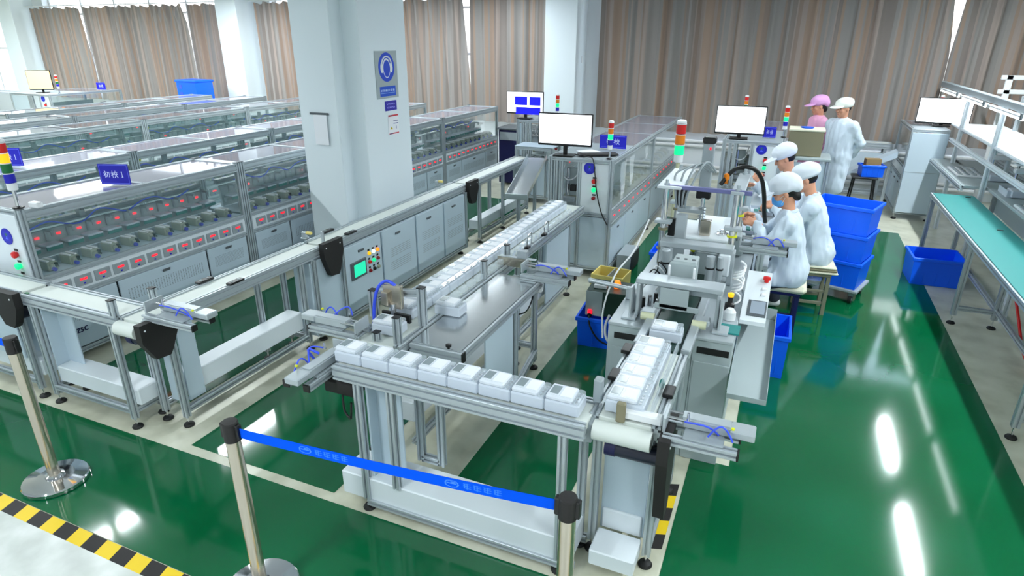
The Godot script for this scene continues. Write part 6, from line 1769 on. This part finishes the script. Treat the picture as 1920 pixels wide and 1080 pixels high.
func people() -> void:
	person("masked worker in white coat and cap sitting nearest at the work table", V(0.19, 0, -5.62), -R,
		{"seated": true, "hip": V(0, 0.585, 0.0), "neck": V(0, 1.09, 0.075), "head": V(0, 1.265, 0.135), "look": V(0.38, 0.12, 0.0), "sw": 0.155,
		"hands": [V(0.12, 1.0, 0.31), V(-0.02, 1.03, 0.33)], "hdir": [V(-0.35, 0.25, 1), V(0.3, 0.25, 1)], "hback": [V(0.8, 0.6, 0), V(-0.6, 0.6, 0)], "feet": [V(0.12, 0.09, 0.16), V(-0.12, 0.09, 0.18)],
		"coat": "coat", "cap": "cap", "trousers": "trousers", "mask": true, "bun": true, "curl": 0.7, "crown": 0.092})
	person("bare faced worker in a white coat and cap sitting behind the masked worker", V(0.42, 0, -6.33), -R,
		{"seated": true, "hip": V(0, 0.57, 0.0), "neck": V(0, 1.09, 0.12), "head": V(0, 1.255, 0.20), "look": V(0.35, 0.1, 0.0), "sw": 0.175,
		"hands": [V(0.05, 0.98, 0.40), V(-0.06, 0.95, 0.44)], "hdir": [V(-0.3, 0.2, 1), V(0.3, 0.2, 1)], "hback": [V(0.8, 0.6, 0), V(-0.6, 0.6, 0)], "feet": [V(0.12, 0.09, 0.30), V(-0.12, 0.09, 0.32)],
		"coat": "coat", "cap": "cap", "trousers": "trousers", "curl": 0.75, "crown": 0.08})
	person("third seated worker in white whose face and raised hand show behind the second one", V(0.19, 0, -7.12), -R,
		{"seated": true, "hip": V(0, 0.585, 0.0), "neck": V(0, 1.13, 0.10), "head": V(0, 1.305, 0.17), "look": V(0.42, 0.15, 0.0), "sw": 0.165,
		"hands": [V(0.10, 1.05, 0.36), V(-0.06, 0.98, 0.42)], "hdir": [V(-0.2, 0.7, 0.7), V(0.3, 0.2, 1)], "hback": [V(0.8, 0.2, 0.4), V(-0.6, 0.6, 0)], "feet": [V(0.12, 0.09, 0.20), V(-0.12, 0.09, 0.22)],
		"coat": "coat", "cap": "cap", "trousers": "trousers", "curl": 0.5, "crown": 0.085})
	person("standing man in a pale coat and cap holding his hands behind his back", V(0.69, 0, -10.0), -0.75,
		{"seated": false, "hip": V(0, 0.92, 0.0), "neck": V(0, 1.405, 0.0), "head": V(0, 1.575, 0.035), "look": V(0.1, -0.1, 0.0), "sw": 0.185,
		"hands": [V(0.09, 0.93, -0.20), V(-0.09, 0.95, -0.20)], "hdir": [V(-0.8, -0.4, 0.0), V(0.8, -0.4, 0.0)], "hback": [V(0, 0.2, -1), V(0, 0.2, -1)], "poles": [V(1, -0.2, -0.4), V(-1, -0.2, -0.4)], "feet": [V(0.10, 0.085, 0.0), V(-0.10, 0.085, 0.02)],
		"coat": "coat", "cap": "cap_cream", "trousers": "trousers_white", "skirt": 0.95, "curl": 0.5, "crown": 0.072})
	person("woman in a pink coat and cap standing left of the man in white", V(0.40, 0, -10.45), -1.2,
		{"seated": false, "hip": V(0, 0.91, 0.0), "neck": V(0, 1.385, 0.0), "head": V(0, 1.555, 0.035), "look": V(0.15, 0.0, 0.0), "sw": 0.155,
		"hands": [V(0.10, 1.04, 0.24), V(-0.08, 1.03, 0.26)], "hdir": [V(-0.5, -0.05, 0.8), V(0.5, -0.05, 0.8)], "feet": [V(0.10, 0.085, 0.0), V(-0.10, 0.085, 0.02)],
		"coat": "coat_pink", "cap": "cap_pink", "trousers": "trousers", "skirt": 0.7, "bun": true, "curl": 0.55, "crown": 0.085})
	var nb := thing("note_pad", "small white pad held by the woman in pink", "pad", V(0.40, 1.035, -10.45) + Basis(UP, -1.2) * V(0.0, 0, 0.33), -1.2)
	put("pad_sheets", g().box(Vector3.ZERO, V(0.14, 0.012, 0.18), 0.003), M.paper, nb)
	var pc := thing("white_part", "small white part held in the fingers of the masked worker", "part", V(0.19, 1.055, -5.62) + Basis(UP, -R) * V(0.05, 0, 0.455), -R + 0.3)
	put("part_body", g().box(Vector3.ZERO, V(0.05, 0.03, 0.04), 0.006), M.paper, pc)
func ordinal(i: int) -> String: return ["first", "second", "third", "fourth", "fifth", "sixth", "seventh", "eighth", "ninth", "tenth", "eleventh", "twelfth", "thirteenth", "fourteenth", "fifteenth", "sixteenth", "seventeenth", "eighteenth", "nineteenth", "twentieth", "twenty-first", "twenty-second", "twenty-third", "twenty-fourth", "twenty-fifth", "twenty-sixth"][i]
func build_all() -> void:
	make_prints()
	rows()
	machines()
	lines()
	bench()
	people()
func rows() -> void:
	var c0: Node3D
	var rs := [[-4.97, -2.58, 4, "nearest"], [-6.5, -2.58, 4, "second"], [-8.98, -2.56, 4, "third"], [-10.35, -4.48, 3, "fourth"], [-11.65, -6.3, 2, "fifth"]]
	for r in rs:
		for k in r[2]:
			var l := "glazed test cabinet, %s from the front in the %s row at left" % [ordinal(k), r[3]]
			var p := V(r[0], 0, r[1] - 2.07 * k)
			if c0 == null:
				c0 = cabinet(l); c0.position = p
			else:
				var c := copy_of(c0, p, 0, l)
				if r[0] < -6.0 or k > 0:
					var n := 0
					for e in c.find_children("red_indicator*", "MeshInstance3D", true, false):
						n += 1
						if n % 5 != (k + 2) % 5:
							e.get_parent().remove_child(e); e.free()
	var tm := TextMesh.new()
	tm.text = "NZSC"
	var sf := SystemFont.new()
	sf.font_names = PackedStringArray(["Droid Sans"])
	sf.font_weight = 700
	tm.font = sf
	tm.font_size = 32
	tm.pixel_size = 0.0017
	tm.depth = 0.002
	var lt := put("lettering", tm, M.navy, c0)
	lt.transform = Transform3D(Basis(UP, PI / 2), V(0.0, 0.27, -0.19))
	# the control end of the first cabinet
	pbox("end_panel", c0, V(-0.31, 0.79, 0.008), V(0.56, 0.94, 0.014), M.sheet_white, 0.003)
	controls(c0, -0.13, 0.016, 0.82)
	put("end_box", g().box(V(0, 0, 0), V(0.1, 0.04, 0.05), 0.006), M.white, c0).position = V(0.02, 1.32, -0.12)
	tower(V(-5.02, 1.307, -2.62), "stacked signal lamp with a bright amber lens at the left edge of the picture", "amber", 1.25, 0.13)
	stand_sign(V(-5.15, 1.291, -3.47), 0.35, "blue sign with white characters standing on the nearest test cabinet", 0.26, 0.17, "print_sign")
	stand_sign(V(-6.85, 1.291, -3.62), 0.35, "blue sign on the second row, partly behind the left signal lamp", 0.26, 0.17, "print_sign")
	for q in [[-8.2, -4.9], [-9.2, -6.2], [-10.6, -6.3], [-11.9, -6.9]]: pass
	# column notices
	var s := thing("safety_sign", "grey safety sign with a blue ear protection symbol on the white column", "sign", V(-3.946, 2.10, -5.81), PI / 2)
	put("plate", g().box(V(0, 0, 0), V(0.40, 0.47, 0.004), 0.001), M.cab_gray, s)
	put("blue_disc", g().tube(V(0, 0.075, 0.001), V(0, 0.075, 0.0035), 0.145, 0.145, 36), std("sign_blue", Color(0.07, 0.28, 0.80), 0.45), s)
	face("text_plate", s, V(0, -0.165, 0.003), 0.29, 0.10, M.print_ear_text)
	var hd := g()
	var head := PackedVector2Array()
	for i in 24:
		var a := TAU * i / 24
		head.append(Vector2(0.070 * cos(a) * (1.0 - 0.12 * maxf(0, -sin(a))), 0.098 * sin(a)))
	hd.prism(head, V(0, 0.065, 0.0035), V(0, 0.065, 0.0048))
	put("white_outline", hd, M.white, s)
	var hd2 := g()
	var h2 := PackedVector2Array()
	for q in head: h2.append(q * 0.86)
	hd2.prism(h2, V(0, 0.06, 0.0045), V(0, 0.06, 0.0056))
	put("blue_face", hd2, M.sign_blue, s)
	var band := []
	for i in 17: band.append(V(0.088 * cos(PI * i / 16.0), 0.095 + 0.085 * sin(PI * i / 16.0), 0.005))
	put("headband", g().path(band, 0.008, 8), M.white, s)
	for x in [-1, 1]: put("ear_cup", g().ball(V(x * 0.086, 0.07, 0.004), V(0.026, 0.052, 0.004), 14, 8), M.white, s)
	var n2 := thing("blue_notice", "small violet blue notice below the safety sign on the column", "sign", V(-3.946, 1.785, -5.85), PI / 2)
	put("plate", g().box(V(0, 0, 0), V(0.215, 0.10, 0.003)), M.blue_sign, n2)
	face("notice_print", n2, V(0, 0, 0.0022), 0.20, 0.095, M.print_small_sign)
	var n3 := thing("warning_notice", "white notice with red bands and a yellow triangle low on the column", "sign", V(-3.947, 1.585, -5.88), PI / 2)
	put("plate", g().box(V(0, 0, 0), V(0.20, 0.215, 0.002)), M.paper, n3)
	face("notice_print", n3, V(0, 0, 0.0016), 0.20, 0.215, M.print_notice)
	var pc := thing("paper_clipboard", "white paper hanging from a dark clip on the front of the column", "paper", V(-4.365, 1.745, -5.19))
	put("clip_bar", g().box(V(0, 0.0, 0.004), V(0.235, 0.022, 0.012), 0.003), M.gray_dark, pc)
	put("sheets", g().box(V(0.0, -0.16, 0.003), V(0.16, 0.30, 0.004)).box(V(0.015, -0.155, 0.007), V(0.15, 0.30, 0.002)), M.paper, pc)
	put("socket_plate", g().box(V(0, 0, 0), V(0.006, 0.12, 0.05)), M.white).position = V(-3.737, 2.1, -11.95)
	meta(get_child(get_child_count() - 1), "small pale wall switch plate on the far wall column", "switch")
